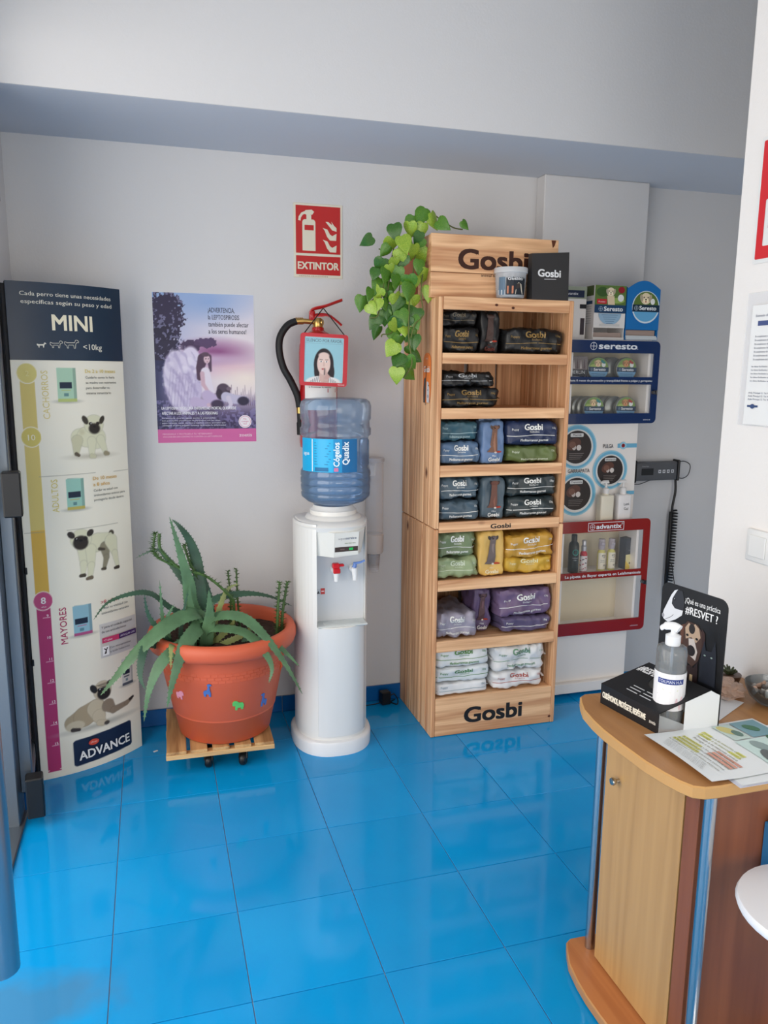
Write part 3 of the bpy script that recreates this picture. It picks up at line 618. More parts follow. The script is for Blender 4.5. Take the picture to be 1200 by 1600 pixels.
# silence placard hanging from the handle
si = thing('hanging_placard', 'red framed silence placard with a woman on pale blue hung on the extinguisher', 'sign', (.664, 3.092, 1.442)); si.rotation_euler = (0, math.radians(2.2), 0)
b = MB(); b.plate([rrect(-.096, .096, 0, .204, .012), rrect(-.079, .079, .014, .190, .004)[::1]], -.004, .004); b.build('frame', mat('red_plastic', (196, 44, 56), .4), si)
MB().box(-.079, .079, -.001, .003, .014, .190).build('card', PAPER, si)
def lady(X, Z):
    P = Pen(X, Z, (150, 200, 214))
    P.ell(0, .085, .040, .062, (36, 30, 34), .003); P.ell(.020, .055, .024, .045, (36, 30, 34), .003); P.ell(-.018, .06, .020, .042, (36, 30, 34), .003)
    P.ell(0, .014, .072, .026, (226, 226, 226), .003)
    for k in range(-9, 10): P.seg((k*.0078, .0), (k*.0070, .040-.0004*k*k), .0013, .0010, (70, 76, 90), .001, .8*(1 if abs(k) > 1 else 0))
    P.seg((0, .03), (0, .055), .017, .017, (206, 176, 168), .003); P.ell(0, .088, .027, .043, (226, 200, 192), .003); P.ell(0, .12, .022, .012, (226, 200, 192), .004)
    for s in (-1, 1):
        P.ell(s*.011, .096, .0055, .0026, (250, 250, 250), .001); P.ell(s*.011, .096, .0024, .0026, (50, 60, 70), .001); P.seg((s*.006, .103), (s*.017, .104), .001, .001, (70, 50, 44), .001)
    P.seg((.000, .094), (.001, .080), .002, .003, (206, 176, 168), .003); P.ell(0, .067, .0085, .0032, (170, 70, 80), .001)
    P.chain([(.012, .006), (.010, .035), (.004, .068)], [.013, .010, .0042], (200, 170, 164), .002)
    for k in range(3): P.seg((.008+.005*k, .032), (.016+.004*k, .046-.004*k), .004, .0035, (196, 160, 154), .002)
    P.seg((.004, .046), (.004, .069), .0022, .0018, (60, 60, 66), .001, .5)
    return P.I
picture('portrait', -.078, .078, .015, .166, 84, 82, lady, si, y=-.0016); 
A = Art(lambda x, z: -.0008); A.rect(-.078, .078, .166, .189, (150, 200, 214)); A.text('SILENCIO POR FAVOR,', 0, .171, .012, (90, 104, 120), .01, 'C', w=.146); A.line([(-.076, .1655), (.076, .1655)], .0006, (120, 140, 150))
A.build('printed_lettering', si); A = Art(lambda x, z: -.0036); A.text('TECHO', .058, .004, .006, (240, 220, 220), .02); A.build('printed_mark', si)
b = MB(); b.tube([(-.083, 0, .200), (-.002, .045, .302), (.004, .05, .304), (.083, 0, .200)], .0022, 8); b.build('strap', BLACKP, si)

# ------------------------------------------------------------------ water cooler
M_CW = mat('cooler_white_plastic', (226, 226, 223), 0.28); M_CG = mat('cooler_light_grey_plastic', (206, 209, 212), 0.3)
co = thing('water_cooler', 'white floor standing water cooler with red and blue taps carrying a big bottle', 'water cooler', (.665, 2.975, 0))
RX, RYF, RYB = .143, .155, .14
def cool_outline(k, n, gx=0., gy=0.):
    a = 2*PI*k/n; c, s_ = math.cos(a), math.sin(a); e = .78
    return ((RX+gx)*math.copysign(abs(c)**e, c), ((RYF if s_ < 0 else RYB)+gy)*math.copysign(abs(s_)**(1.0 if s_ < 0 else .6), s_))
def loft(levels, n=48, m=0, cap=True):
    vs = []; fs = []
    for z, gx, gy, fn in levels:
        for k in range(n):
            x, y = cool_outline(k, n, gx, gy); vs.append((x, y, z if fn is None else fn(x, y, z)))
    for i in range(len(levels)-1):
        for k in range(n): k2 = (k+1) % n; fs.append((i*n+k, i*n+k2, (i+1)*n+k2, (i+1)*n+k))
    if cap: fs += [tuple(range(n))[::-1], tuple((len(levels)-1)*n+k for k in range(n))]
    return vs, fs
b = MB(); b.add(*loft([(0, .016, .018, None), (.045, .018, .020, None), (.056, .014, .016, None), (.060, .004, .004, None)]), 0, True); b.build('base', mat('base_white_plastic', (226, 228, 230), .25), co)
b = MB(); b.add(*loft([(.058, 0, 0, None), (.525, 0, 0, None)]), 0, True)   # lower body
b.build('lower_body', M_CW, co)
# upper body with a recessed alcove for the taps: side shells and set-back face
n = 48; ring_ = [cool_outline(k, n) for k in range(n)]
al = [k for k in range(n) if not (ring_[k][1] < 0 and -.075 < ring_[k][0] < .118)]
i0 = next(i for i, k in enumerate(al) if (k-1) % n not in al); al = al[i0:]+al[:i0]
prof = [ring_[k] for k in al]; a0, a1 = prof[0], prof[-1]
left_edge, right_edge = (a0, a1) if a0[0] < a1[0] else (a1, a0)
loop = prof[:] + [(a1[0], -.072), (a0[0], -.072)]
b = MB(); vs = [(x, y, .525) for x, y in loop]+[(x, y, .93) for x, y in loop]; m_ = len(loop)
fs = [(k, (k+1) % m_, (k+1) % m_+m_, k+m_) for k in range(m_)]+[tuple(range(m_))[::-1], tuple(range(m_, 2*m_))]
b.add(vs, fs, 0, False); ub = b.build('upper_body', M_CW, co)
x0, x1 = left_edge[0], right_edge[0]
b = MB()   # lower front door standing slightly proud, with curved top edge
vs = []; fs = []; nn = 14
for i in range(nn+1):
    x = x0+.002+(x1-x0-.004)*i/nn; t = abs(x)/RX; y = -RYF*math.sqrt(max(0, 1-t**2.56))-.004
    vs += [(x, y, .075), (x, y, .522), (x, y+.012, .075), (x, y+.012, .522)]
    if i: o = 4*i; fs += [(o-4, o, o+1, o-3), (o-3, o+1, o+3, o-1), (o-4, o-2, o+2, o)]
fs += [(0, 1, 3, 2), (4*nn, 4*nn+2, 4*nn+3, 4*nn+1)]; b.add(vs, fs, 0, True); b.build('front_panel', mat('cooler_panel_plastic', (220, 222, 222), .18), co)
b = MB(); b.box(x0+.002, x1-.002, -.145, -.06, .522, .530, bev=.003); 
for k in range(6): b.box(x0+.03, x1-.03, -.138+.009*k, -.134+.009*k, .530, .532)
b.build('drip_tray', mat('tray_plastic', (200, 206, 206), .35), co)
b = MB(); b.box(x0+.001, x1-.001, -.074, -.070, .53, .875); b.build('recess_face', M_CG, co)
# head: faceted control panel sloping forward under the lid
b = MB(); b.add([(-.088, -.125, .905), (.110, -.118, .905), (.122, -.07, .915), (-.090, -.07, .915), (-.085, -.118, .808), (.095, -.116, .812), (.116, -.07, .835), (-.088, -.07, .815),
                 (-.02, -.162, .900), (.08, -.150, .900), (-.02, -.150, .803), (.076, -.142, .808)],
                [(0, 8, 9, 1, 2, 3), (4, 7, 6, 5, 11, 10), (0, 4, 10, 8), (8, 10, 11, 9), (9, 11, 5, 1), (1, 5, 6, 2), (0, 3, 7, 4), (2, 6, 7, 3)])
hd = b.build('control_head', mat('head_plastic', (222, 222, 216), .35), co)
bm = MB(); 
b = MB(); b.add(*loft([(.900, -.004, -.004, None), (.918, .001, .003, None), (.934, -.012, -.012, None)]), 0, True); b.lathe([(.112, .932), (.105, .946), (.092, .950), (.092, .966), (.084, .970), (.078, .985)], 40, (.012, .0, 0)); b.build('lid', M_CW, co)
def headface(x, z): t = (.900-z)/.097; q = (x+.02)/.1; return (-.162+.012*q)*(1-t)+(-.150+.0083*q)*t
A = Art(headface); A.rect(-.018, .077, .8095, .8975, (226, 226, 220)); A.rect(-.017, .076, .824, .843, (70, 58, 54)); A.rect(.040, .056, .829, .838, (40, 190, 90)); A.rect(.004, .022, .831, .836, (110, 90, 84))
A.text('aqua', -.004, .872, .009, (150, 150, 160), .0, w=.028).text('service', .025, .872, .010, (60, 84, 120), .02, w=.044).text('900 833 892', .022, .854, .005, (110, 130, 90), 0, w=.044); A.build('printed_control_panel', co)
A = Art(lambda x, z: -.0745); A.rect(x0+.010, x0+.026, .640, .662, (190, 194, 198)).poly([(x0+.012, .643), (x0+.018, .655), (x0+.024, .643)], (70, 70, 76)).rect(x0+.027, x0+.044, .640, .664, (200, 70, 66)).rect(x0+.030, x0+.041, .650, .654, (240, 220, 220)); A.build('warning_sticker', co)
def tap(x, colr, nm):
    b = MB(); b.lathe([(.015, -.022), (.015, 0), (.010, .002)], 20, (x, -.0745, .741), axis='Y'); b.tube([(x, -.08, .741), (x, -.115, .741)], [.012, .013], 16); b.tube([(x, -.112, .748), (x+.002, -.114, .716), (x+.002, -.114, .700)], [.013, .010, .009], 16)
    t = b.build('tap', mat('tap_white_plastic', (230, 230, 230), .3), co)
    b = MB()
    if nm: b.box(x-.014, x+.014, -.126, -.102, .750, .772, bev=.004).box(x+.008, x+.032, -.124, -.106, .758, .768, bev=.003).box(x-.012, x+.016, -.128, -.116, .732, .752, bev=.003)
    else: b.tube([(x, -.112, .750), (x+.004, -.113, .766)], [.009, .007], 12).tube([(x-.004, -.113, .766), (x+.022, -.118, .770), (x+.040, -.122, .778)], [.006, .005, .004], 10, flat=.5)
    b.build('tap_lever', mat('red_plastic_lever' if nm else 'blue_plastic_lever', colr, .3), t)
tap(-.004, (196, 26, 38), True); tap(.070, (96, 130, 196), False)

# bottle
def tinted(name, col, gloss=.05, milky=0.0, mcol=(200, 212, 226)):
    m = bpy.data.materials.new(name); m.use_nodes = True; nt = m.node_tree; N = nt.nodes; N.clear(); L = nt.links
    o = N.new('ShaderNodeOutputMaterial'); t = N.new('ShaderNodeBsdfTransparent'); t.inputs[0].default_value = lin(col); g = N.new('ShaderNodeBsdfGlossy'); g.inputs['Roughness'].default_value = gloss
    d = N.new('ShaderNodeBsdfDiffuse'); d.inputs[0].default_value = lin(mcol); m1 = N.new('ShaderNodeMixShader'); m1.inputs[0].default_value = milky; L.new(t.outputs[0], m1.inputs[1]); L.new(d.outputs[0], m1.inputs[2])
    lw = N.new('ShaderNodeLayerWeight'); lw.inputs[0].default_value = .22; mu = N.new('ShaderNodeMath'); mu.operation = 'MULTIPLY_ADD'; mu.inputs[1].default_value = .75; mu.inputs[2].default_value = .03; L.new(lw.outputs['Fresnel'], mu.inputs[0])
    m2 = N.new('ShaderNodeMixShader'); L.new(mu.outputs[0], m2.inputs[0]); L.new(m1.outputs[0], m2.inputs[1]); L.new(g.outputs[0], m2.inputs[2]); L.new(m2.outputs[0], o.inputs[0]); return m
def plastic_blue(): return tinted('blue_tinted_polycarbonate', (226, 237, 249), .10, .16, (164, 196, 226))
bo = thing('water_bottle', 'large blue water bottle with ribbed waist standing upside down on the cooler', 'water bottle', (.688, 2.975, .984))
M_PC = plastic_blue()
pr = [(.062, .0), (.070, .002), (.112, .016), (.135, .036), (.1365, .050), (.132, .056), (.1365, .062), (.1375, .080), (.133, .085), (.1375, .090), (.138, .108), (.134, .113), (.138, .118), (.137, .135), (.128, .150), (.127, .190), (.127, .262), (.130, .270), (.1375, .276), (.138, .300), (.133, .306), (.132, .330), (.137, .336), (.138, .385), (.133, .402), (.120, .412), (.09, .415), (0, .414)]
b = MB(); b.lathe(pr, 56); b.build('bottle_shell', M_PC, bo)
inn = [(max(r-.002, 0), z+(.002 if i == 0 else 0)) for i, (r, z) in enumerate(pr) if z < .20]; inn = [(0, .003)]+inn+[(.1245, .200), (0, .200)]
b = MB(); b.lathe(inn, 56); b.build('water', tinted('drinking_water', (216, 232, 250), .02, .12, (164, 200, 232)), bo)
b = MB(); b.box(.086, .124, -.052, -.02, .152, .262, bev=.010, seg=2); b.build('grip', M_PC, bo)
b = MB(); n = 26; vs = []; fs = []; A0, A1 = math.radians(192), math.radians(292); RL = .1384
for i in range(n+1):
    a = A0+(A1-A0)*i/n; vs += [(math.cos(a)*RL, math.sin(a)*RL, .142), (math.cos(a)*RL, math.sin(a)*RL, .268)]
    if i: fs.append((2*i-2, 2*i, 2*i+1, 2*i-1))
b.add(vs, fs, 0, True); b.build('label', mat('cyan_label', (24, 176, 228), .35), bo)
class CylArt(Art):
    def bend(s, name, parent, R, a_mid, m=None, seg=None):
        s.V = [(math.cos(a_mid+v[0]/R)*(R+.0004-v[1]), math.sin(a_mid+v[0]/R)*(R+.0004-v[1]), v[2]) for v in s.V]; return s.build(name, parent, m=m)
A = CylArt()
A.rect(-.121, -.058, .1425, .2675, (20, 168, 222), nx=8).line([(-.058, .144), (-.058, .266)], .004, (230, 246, 252)); A.rect(.028, .060, .1425, .2675, (24, 144, 200), nx=5).rect(.060, .121, .1425, .2675, (12, 104, 160), nx=8)
A.text('agua', -.108, .205, .014, (236, 246, 250), .02)
for k in range(9): A.line([(-.048, .252-.010*k), (.018-.006*(k % 3), .252-.010*k)], .0026, (16, 128, 180))
A.rect(-.046, .008, .146, .160, (18, 110, 160), nx=4)
A.text('Cógelos', .050, .165, .022, (236, 246, 250), .03, w=.090, rot=PI/2).text('Quadix', .085, .172, .024, (240, 248, 252), .035, w=.085, rot=PI/2)
A.rect(.030, .046, .146, .160, (206, 120, 160))
A.bend('printed_label', bo, RL, math.radians(242))

# cup dispenser on the wall
cd = thing('cup_dispenser', 'clear tube paper cup dispenser fixed to the wall beside the wooden shelf', 'cup dispenser', (.917, YB-.056, .63))
b = MB(); b.lathe([(.040, .168), (.040, .50)], 28, axis='Z'); b.lathe([(.038, .50), (.038, .168)], 28); b.build('tube', mat('clear_tube_plastic', (240, 242, 246), .1, alpha=.24, spec=.6), cd, fix=False)
b = MB(); b.lathe([(.0415, .488), (.043, .49), (.043, .506), (.0, .507)], 28); b.build('lid', mat('clear_lid_plastic', (214, 212, 214), .2, alpha=.7), cd)
b = MB(); b.lathe([(.036, .086), (.041, .092), (.042, .170), (.039, .172)], 28); b.build('collar', mat('collar_plastic', (212, 206, 202), .3, alpha=.92), cd)
b = MB()
for k in range(9): b.lathe([(.022, .0+.055*k*.18), (.029, .088+.055*k*.18), (.030, .09+.055*k*.18)], 20)
b.build('cups', mat('clear_cup_plastic', (236, 236, 240), .1, alpha=.20, spec=.6), cd, fix=False)
b = MB(); b.box(-.014, .014, .036, .056, .10, .16, bev=.002).box(-.014, .014, .036, .056, .42, .47, bev=.002); b.build('wall_bracket', WHITE, cd)

# ------------------------------------------------------------------ plant pot on a slatted trolley
M_TROL = wood('trolley_pine', (150, 108, 66), (206, 164, 110), 'Y', .6)
tr = thing('plant_trolley', 'small slatted wooden trolley on black casters under the terracotta pot', 'plant trolley', (.205, 2.985, 0), -.02)
for k in range(5):
    x = -.202+.101*k-.0; b = MB(); w_ = .031 if k not in (0, 4) else .036; b.box(-w_, w_, -.2, .2, -.006, .006, bev=.0015); b.build('slat', M_TROL, tr, (-.162+.081*k, 0, .103))
for y in (-.185, 0, .185):
    b = MB(); b.box(-.2, .2, -.017, .017, -.009, .009, bev=.0015); b.build('crossbar', wood('trolley_pine_x', (170, 128, 80), (222, 184, 130), 'X', .6), tr, (0, y, .088))
for x, y in ((-.045, -.13), (.085, -.145), (-.14, .14), (.14, .14)):
    b = MB(); b.lathe([(.0, -.012), (.022, -.012), (.027, -.006), (.027, .006), (.022, .012), (0, .012)], 20, (0, 0, .027), axis='X'); b.tube([(-.013, 0, .027), (-.012, .008, .058), (.012, .008, .058), (.013, 0, .027)], .006, 8); b.lathe([(.012, .055), (.018, .062), (.018, .079)], 14, (0, .008, 0))
    b.build('caster', mat('caster_black', (24, 24, 26), .35), tr, (x, y, 0), (0, 0, random.uniform(-.5, .5)))
M_TERRA = mat('terracotta_plastic', (204, 94, 62), .45, var=.05, vscale=3)
PC = (.234, 2.972)
pot = thing('plant_pot', 'large terracotta plastic pot with colourful animal stickers on a slatted trolley', 'plant pot', (PC[0], PC[1], .110))
PZ = [(0, 0), (.166, 0), (.176, .006), (.196, .098), (.199, .100), (.1985, .106), (.200, .108), (.232, .265), (.2335, .270), (.2335, .300), (.240, .345), (.243, .352), (.262, .352), (.277, .358), (.284, .376), (.284, .398), (.277, .415), (.266, .421), (.252, .418), (.244, .405), (.238, .375), (.234, .36), (0, .36)]
b = MB(); b.lathe(PZ, 72); pb = b.build('pot_body', M_TERRA, pot)
def potr(z):
    for i in range(len(PZ)-1):
        (ra, za), (rb, zb) = PZ[i], PZ[i+1]
        if za <= z <= zb and zb > za and z < .35: return ra+(rb-ra)*(z-za)/(zb-za)
    return .24
# raised brick relief band under the rim
b = MB(); rr = random.Random(3)
for row in range(3):
    z0 = .268+.012*row
    for k in range(56):
        a = 2*PI*(k+.5*(row % 2))/56
        if row != 1 and rr.random() < .35: continue
        R0 = potr(z0)+.0012; w2 = 2*PI/56*.44; pts = []
        for aa in (a-w2, a+w2):
            for zz in (z0, z0+.0105): pts += [(math.cos(aa)*R0, math.sin(aa)*R0, zz), (math.cos(aa)*(R0-.004), math.sin(aa)*(R0-.004), zz)]
        b.add(pts, [(0, 2, 6, 4), (0, 4, 5, 1), (2, 3, 7, 6), (0, 1, 3, 2), (4, 6, 7, 5)])
o = b.build('relief_band', M_TERRA, pot); o['kind'] = 'stuff'
b = MB(); vs = []; fs = []
for i in range(13):
    for k in range(40):
        r_ = .236*i/12; a = 2*PI*k/40; vs.append((r_*math.cos(a), r_*math.sin(a), .372+.010*noise.noise((r_*math.cos(a)*22, r_*math.sin(a)*22, 0))))
for i in range(12):
    for k in range(40): fs.append((i*40+k, (i+1)*40+k, (i+1)*40+(k+1) % 40, i*40+(k+1) % 40))
b.add(vs, fs, 0, True); b.build('soil', mat('dark_potting_soil', (58, 40, 30), .95, bump=1.0, bscale=160, var=.5, vscale=60), pot)
def sticker(px_pts, a, z, col, sc, nm, lab, mirror=1):
    b = MB(); R0 = potr(z); flat = [Vector((x*sc*mirror, y*sc, 0)) for x, y in px_pts]; tr_ = tessellate_polygon([flat]); n_ = len(flat)
    vs = []
    for off in (.0005, .0035):
        for p in flat: aa = a+p.x/R0; R1 = potr(z+p.y)+off; vs.append((math.cos(aa)*R1, math.sin(aa)*R1, z+p.y))
    b.add(vs, [tuple(t) for t in tr_]+[tuple(i+n_ for i in t) for t in tr_]+[(k, (k+1) % n_, (k+1) % n_+n_, k+n_) for k in range(n_)])
    # dots pressed into the foam shape
    st = b.build(nm, mat('foam_'+lab.split()[0], col, .6), pot); st['label'] = lab
giraffe = [(0, 0), (.16, 0), (.18, .25), (.42, .25), (.44, 0), (.62, 0), (.66, .45), (.55, .62), (.30, .68), (.22, 1.0), (.26, 1.25), (.08, 1.35), (-.12, 1.25), (-.10, 1.12), (.06, 1.08), (.04, .6), (-.02, .4)]
elephant = [(0, 0), (.18, 0), (.2, .22), (.5, .22), (.52, 0), (.72, 0), (.78, .45), (.66, .72), (.3, .78), (.12, .95), (-.12, .98), (-.28, .8), (-.26, .5), (-.12, .45), (-.04, .5)]
cat_ = [(0, 0), (.15, 0), (.2, .3), (.5, .3), (.56, 0), (.7, 0), (.72, .5), (.85, .8), (.7, .78), (.6, .6), (.2, .62), (.05, .9), (-.1, .8), (-.2, .86), (-.25, .6), (-.1, .45)]
FR = -PI/2
sticker(giraffe, FR-.30, .215, (70, 110, 180), .040, 'sticker', 'blue giraffe sticker', -1)
sticker(elephant, FR+.10, .150, (96, 196, 104), .040, 'sticker', 'green elephant sticker', 1)
sticker(giraffe, FR+.62, .135, (62, 92, 176), .042, 'sticker', 'blue giraffe sticker on the right', 1)
sticker(elephant, FR-.86, .185, (226, 150, 170), .038, 'sticker', 'pink elephant sticker', -1)
sticker(cat_, FR+1.12, .245, (226, 96, 40), .045, 'sticker', 'orange cat sticker', 1)

# aloe: every blade its own curved, tapering leaf
M_ALOE = [mat('aloe_green', (84, 118, 84), .42, var=.22, vscale=18), mat('aloe_dark_green', (56, 88, 68), .42, var=.22, vscale=18), mat('aloe_yellow_green', (128, 138, 84), .45, var=.25, vscale=18)]
aloe = thing('aloe_plant', 'large aloe vera with long arching toothed leaves growing in the terracotta pot', 'plant', (.165, 2.93, .470))
def blade(pts, w, m=0, th=.30, teeth=True, face=(0, -1, .3)):
    o_ = Vector((.165, 2.93, .470)); P_ = smooth_path([Vector(p)-o_ for p in pts], 6); n = len(P_); vs = []; fs = []; fdir = Vector(face).normalized()
    for i, p in enumerate(P_):
        t = i/(n-1); tg = (P_[min(i+1, n-1)]-P_[max(i-1, 0)]).normalized(); side = tg.cross(fdir)
        side = side.normalized() if side.length > .15 else Vector((1, 0, 0)); nr = side.cross(tg).normalized()
        if nr.dot(fdir) < 0: nr = -nr
        ww = w*1.18*(1-.25*t)*min(1, (1-t)*2.2+.03)*.5*(1 if t > .1 else .8+2*t)
        for u, d in ((-1, 0), (-.55, -th), (0, -th*1.35), (.55, -th), (1, 0), (.5, .10), (0, -.02*0), (-.5, .10)):
            vs.append(p+side*(u*ww)+nr*(d*ww if d <= 0 else d*ww))
    for i in range(n-1):
        for k in range(8): k2 = (k+1) % 8; fs.append((i*8+k, i*8+k2, (i+1)*8+k2, (i+1)*8+k))
    fs.append(tuple(range(8))); fs.append(tuple((n-1)*8+k for k in range(8)))
    if teeth:
        for i in range(1, n-2):
            for k in (0, 4):
                a, c = Vector(vs[i*8+k]), Vector(vs[(i+1)*8+k]); m_ = (a+c)/2; out_ = (a-P_[i]).normalized()*.0045; b0 = len(vs); vs += [a+(c-a)*.25, a+(c-a)*.6, m_+out_+(c-a)*.15]; fs.append((b0, b0+1, b0+2))
    return MB().add(vs, fs, 0, True).build('leaf', M_ALOE[m], aloe)
def Y(pts, ys): return [(x, y, z) for (x, z), y in zip(pts, ys)]
B0 = (.160, 2.93, .50)
blade([B0]+Y([(.139, .569), (.115, .642), (.108, .726), (.078, .859), (.050, .976)], (2.93, 2.92, 2.91, 2.90, 2.89)), .046, 0)
blade([(.17, 2.95, .50)]+Y([(.166, .567), (.155, .653), (.146, .772), (.123, .863), (.086, .927), (.059, .955)], (2.95, 2.95, 2.96, 2.96, 2.95, 2.95)), .040, 1)
blade([(.15, 2.91, .49)]+Y([(.150, .568), (.130, .612), (.042, .600), (-.068, .528), (-.155, .440), (-.208, .386)], (2.90, 2.87, 2.82, 2.78, 2.75, 2.73)), .062, 0, face=(0, -.6, 1))
blade([(.15, 2.93, .49)]+Y([(.113, .571), (.037, .634), (-.025, .698), (-.091, .712), (-.172, .694), (-.222, .638)], (2.92, 2.90, 2.87, 2.84, 2.81, 2.80)), .028, 1, face=(0, -.6, 1))
blade([(.06, 2.88, .47)]+Y([(.026, .522), (-.035, .612), (-.050, .705)], (2.87, 2.86, 2.85)), .018, 1)
blade([(.16, 2.90, .50)]+Y([(.150, .552), (.131, .565), (.080, .525), (.037, .425), (.012, .332)], (2.87, 2.83, 2.76, 2.71, 2.69)), .052, 0, face=(.3, -.8, .6))
blade([(.13, 2.88, .49)]+Y([(.100, .525), (.030, .504), (-.016, .460), (-.050, .380), (-.068, .285)], (2.83, 2.76, 2.73, 2.71, 2.70)), .040, 0, face=(0, -.8, .6))
blade([(.17, 2.90, .50)]+Y([(.172, .552), (.201, .600), (.290, .605), (.366, .543), (.438, .438), (.490, .335)], (2.88, 2.85, 2.80, 2.75, 2.70, 2.67)), .044, 0, face=(0, -.6, 1))
blade([(.17, 2.90, .49)]+Y([(.174, .532), (.198, .558), (.300, .550), (.364, .486), (.383, .437), (.369, .387)], (2.87, 2.84, 2.78, 2.72, 2.69, 2.68)), .036, 0, face=(0, -.6, 1))
blade([(.18, 2.94, .50)]+Y([(.170, .567), (.200, .630), (.315, .643), (.423, .618), (.518, .563)], (2.94, 2.96, 2.98, 3.0, 3.02)), .034, 1, face=(0, -.6, 1))
blade([(.30, 2.88, .49)]+Y([(.342, .505), (.404, .500), (.450, .466), (.487, .427)], (2.84, 2.78, 2.74, 2.71)), .026, 0, face=(0, -.6, 1))
blade([(.15, 2.95, .50)]+Y([(.161, .567), (.137, .628), (.092, .710), (.036, .793), (-.001, .826), (-.078, .795)], (2.96, 2.98, 3.0, 3.02, 3.03, 3.04)), .026, 1)
blade([(.14, 2.92, .48)]+Y([(.138, .530), (.115, .628), (.111, .719)], (2.91, 2.90, 2.89)), .030, 0)
blade([(.02, 2.88, .47)]+Y([(.020, .544), (.010, .608), (.006, .750)], (2.87, 2.87, 2.86)), .018, 0)
blade([(.07, 2.88, .47)]+Y([(.072, .532), (.081, .602), (.107, .708)], (2.87, 2.87, 2.86)), .014, 1)
blade([(.0, 2.86, .50)]+Y([(-.045, .532), (-.066, .502), (-.074, .440), (-.058, .392)], (2.80, 2.75, 2.73, 2.72)), .026, 1)
blade([(.18, 2.89, .47)]+Y([(.197, .492), (.257, .555), (.268, .590)], (2.88, 2.86, 2.85)), .020, 2)
blade([(.21, 2.88, .47)]+Y([(.231, .489), (.304, .530), (.331, .571)], (2.86, 2.83, 2.82)), .020, 2)
blade([(.03, 2.88, .47)]+Y([(.026, .530), (.023, .600), (.054, .662)], (2.87, 2.85, 2.84)), .020, 0)
blade([(.165, 2.88, .47)]+Y([(.164, .502), (.178, .610), (.177, .708)], (2.86, 2.84, 2.83)), .044, 0)
blade([(.19, 2.93, .48)]+Y([(.205, .55), (.250, .665), (.300, .690)], (2.94, 2.95, 2.96)), .018, 2)
blade([(.13, 2.95, .48)]+Y([(.125, .60), (.135, .70), (.140, .80)], (2.96, 2.97, 2.97)), .034, 1)
blade([(.19, 2.95, .48)]+Y([(.190, .56), (.182, .66), (.155, .78)], (2.97, 2.98, 2.98)), .032, 1)
blade([(.04, 2.86, .48)]+Y([(.045, .52), (.035, .53), (.030, .47)], (2.80, 2.745, 2.70)), .022, 2, face=(0, -.8, .6))
# spiky euphorbia stems between the aloe leaves
M_EU = mat('euphorbia_green', (70, 100, 52), .5, var=.3, vscale=40)
def spiky(pts, r, label, grp=None, spikes=3, lng=.016):
    root = Vector(pts[0]); t = thing('euphorbia', label, 'plant', tuple(root), 0, grp); P_ = smooth_path([Vector(p)-root for p in pts], 8)
    MB().tube(P_, [r*(1-.35*i/len(P_)) for i in range(len(P_))], 6).build('stem', M_EU, t)
    b = MB(); R_ = random.Random(int(pts[0][0]*1000))
    for i, p in enumerate(P_[1:], 1):
        for k in range(spikes*2):
            a = R_.uniform(0, 2*PI); d = Vector((math.cos(a), math.sin(a)*.8, R_.uniform(.1, .6))).normalized(); q = p+d*lng*R_.uniform(.6, 1.1); sd = d.cross(Vector((0, 1, .2))).normalized()*.0024
            b.add([p-sd, p+sd, q], [(0, 1, 2)]); b.add([p-Vector((0, .0015, 0)), p+Vector((0, .0015, 0)), q], [(0, 1, 2)])
    o = b.build('leaves', M_EU, t); o['kind'] = 'stuff'; return t
e = spiky([(.275, 2.98, .475)]+Y([(.277, .600), (.264, .648), (.178, .735), (.094, .769), (.005, .822), (-.011, .857), (-.002, .914)], (2.95, 2.93, 2.92, 2.92, 2.91, 2.91, 2.91)), .0062, 'long trailing spiky succulent stem curling up behind the aloe to the left', spikes=3, lng=.022)
P_ = smooth_path(Y([(.085, .770), (.040, .815), (.012, .860), (.012, .912)], (2.915, 2.91, 2.905, 2.90)), 6)
b = MB().tube([p-Vector((.275, 2.98, .475)) for p in P_], .0055, 6)
for p in P_:
    for k in range(5):
        a = random.uniform(0, 2*PI); q = p+Vector((math.cos(a), math.sin(a), .4))*.013; b.add([p-Vector((275e-3, 2.98, .475))-Vector((0, 0, .0015)), p-Vector((.275, 2.98, .475))+Vector((0, 0, .0015)), q-Vector((.275, 2.98, .475))], [(0, 1, 2)])
b.build('side_stem', M_EU, e)
spiky([(.272, 3.06, .475), (.275, 3.06, .60), (.268, 3.06, .715)], .0045, 'dark spiky stem behind the aloe, left of the thin pair by the wall', None, 4, .016)
spiky([(.310, 3.06, .475), (.303, 3.06, .60), (.301, 3.06, .722)], .0045, 'dark spiky stem behind the aloe, right of the thin pair by the wall', None, 4, .016)
spiky([(.440, 2.93, .475), (.443, 2.93, .56), (.453, 2.93, .690)], .0065, 'green spiky stem at the right rim of the pot, left of two', None, 5, .020)
spiky([(.463, 2.95, .475), (.466, 2.95, .56), (.486, 2.95, .684)], .0065, 'green spiky stem at the right rim of the pot nearest the water cooler', None, 5, .020)
spiky([(.150, 2.96, .475), (.146, 2.96, .70), (.117, 2.95, .790), (.099, 2.95, .856)], .006, 'short spiky stem rising among the tallest aloe leaves', None, 4, .018)
sc_ = MB().box(-.009, .009, -.004, .004, 0, .0012); setp(sc_.build('paper_scrap', PAPER, None, (-.038, 3.038, 0.0002), (0, 0, .5)), 'tiny white scrap of paper on the blue floor near the pot trolley', 'paper scrap')

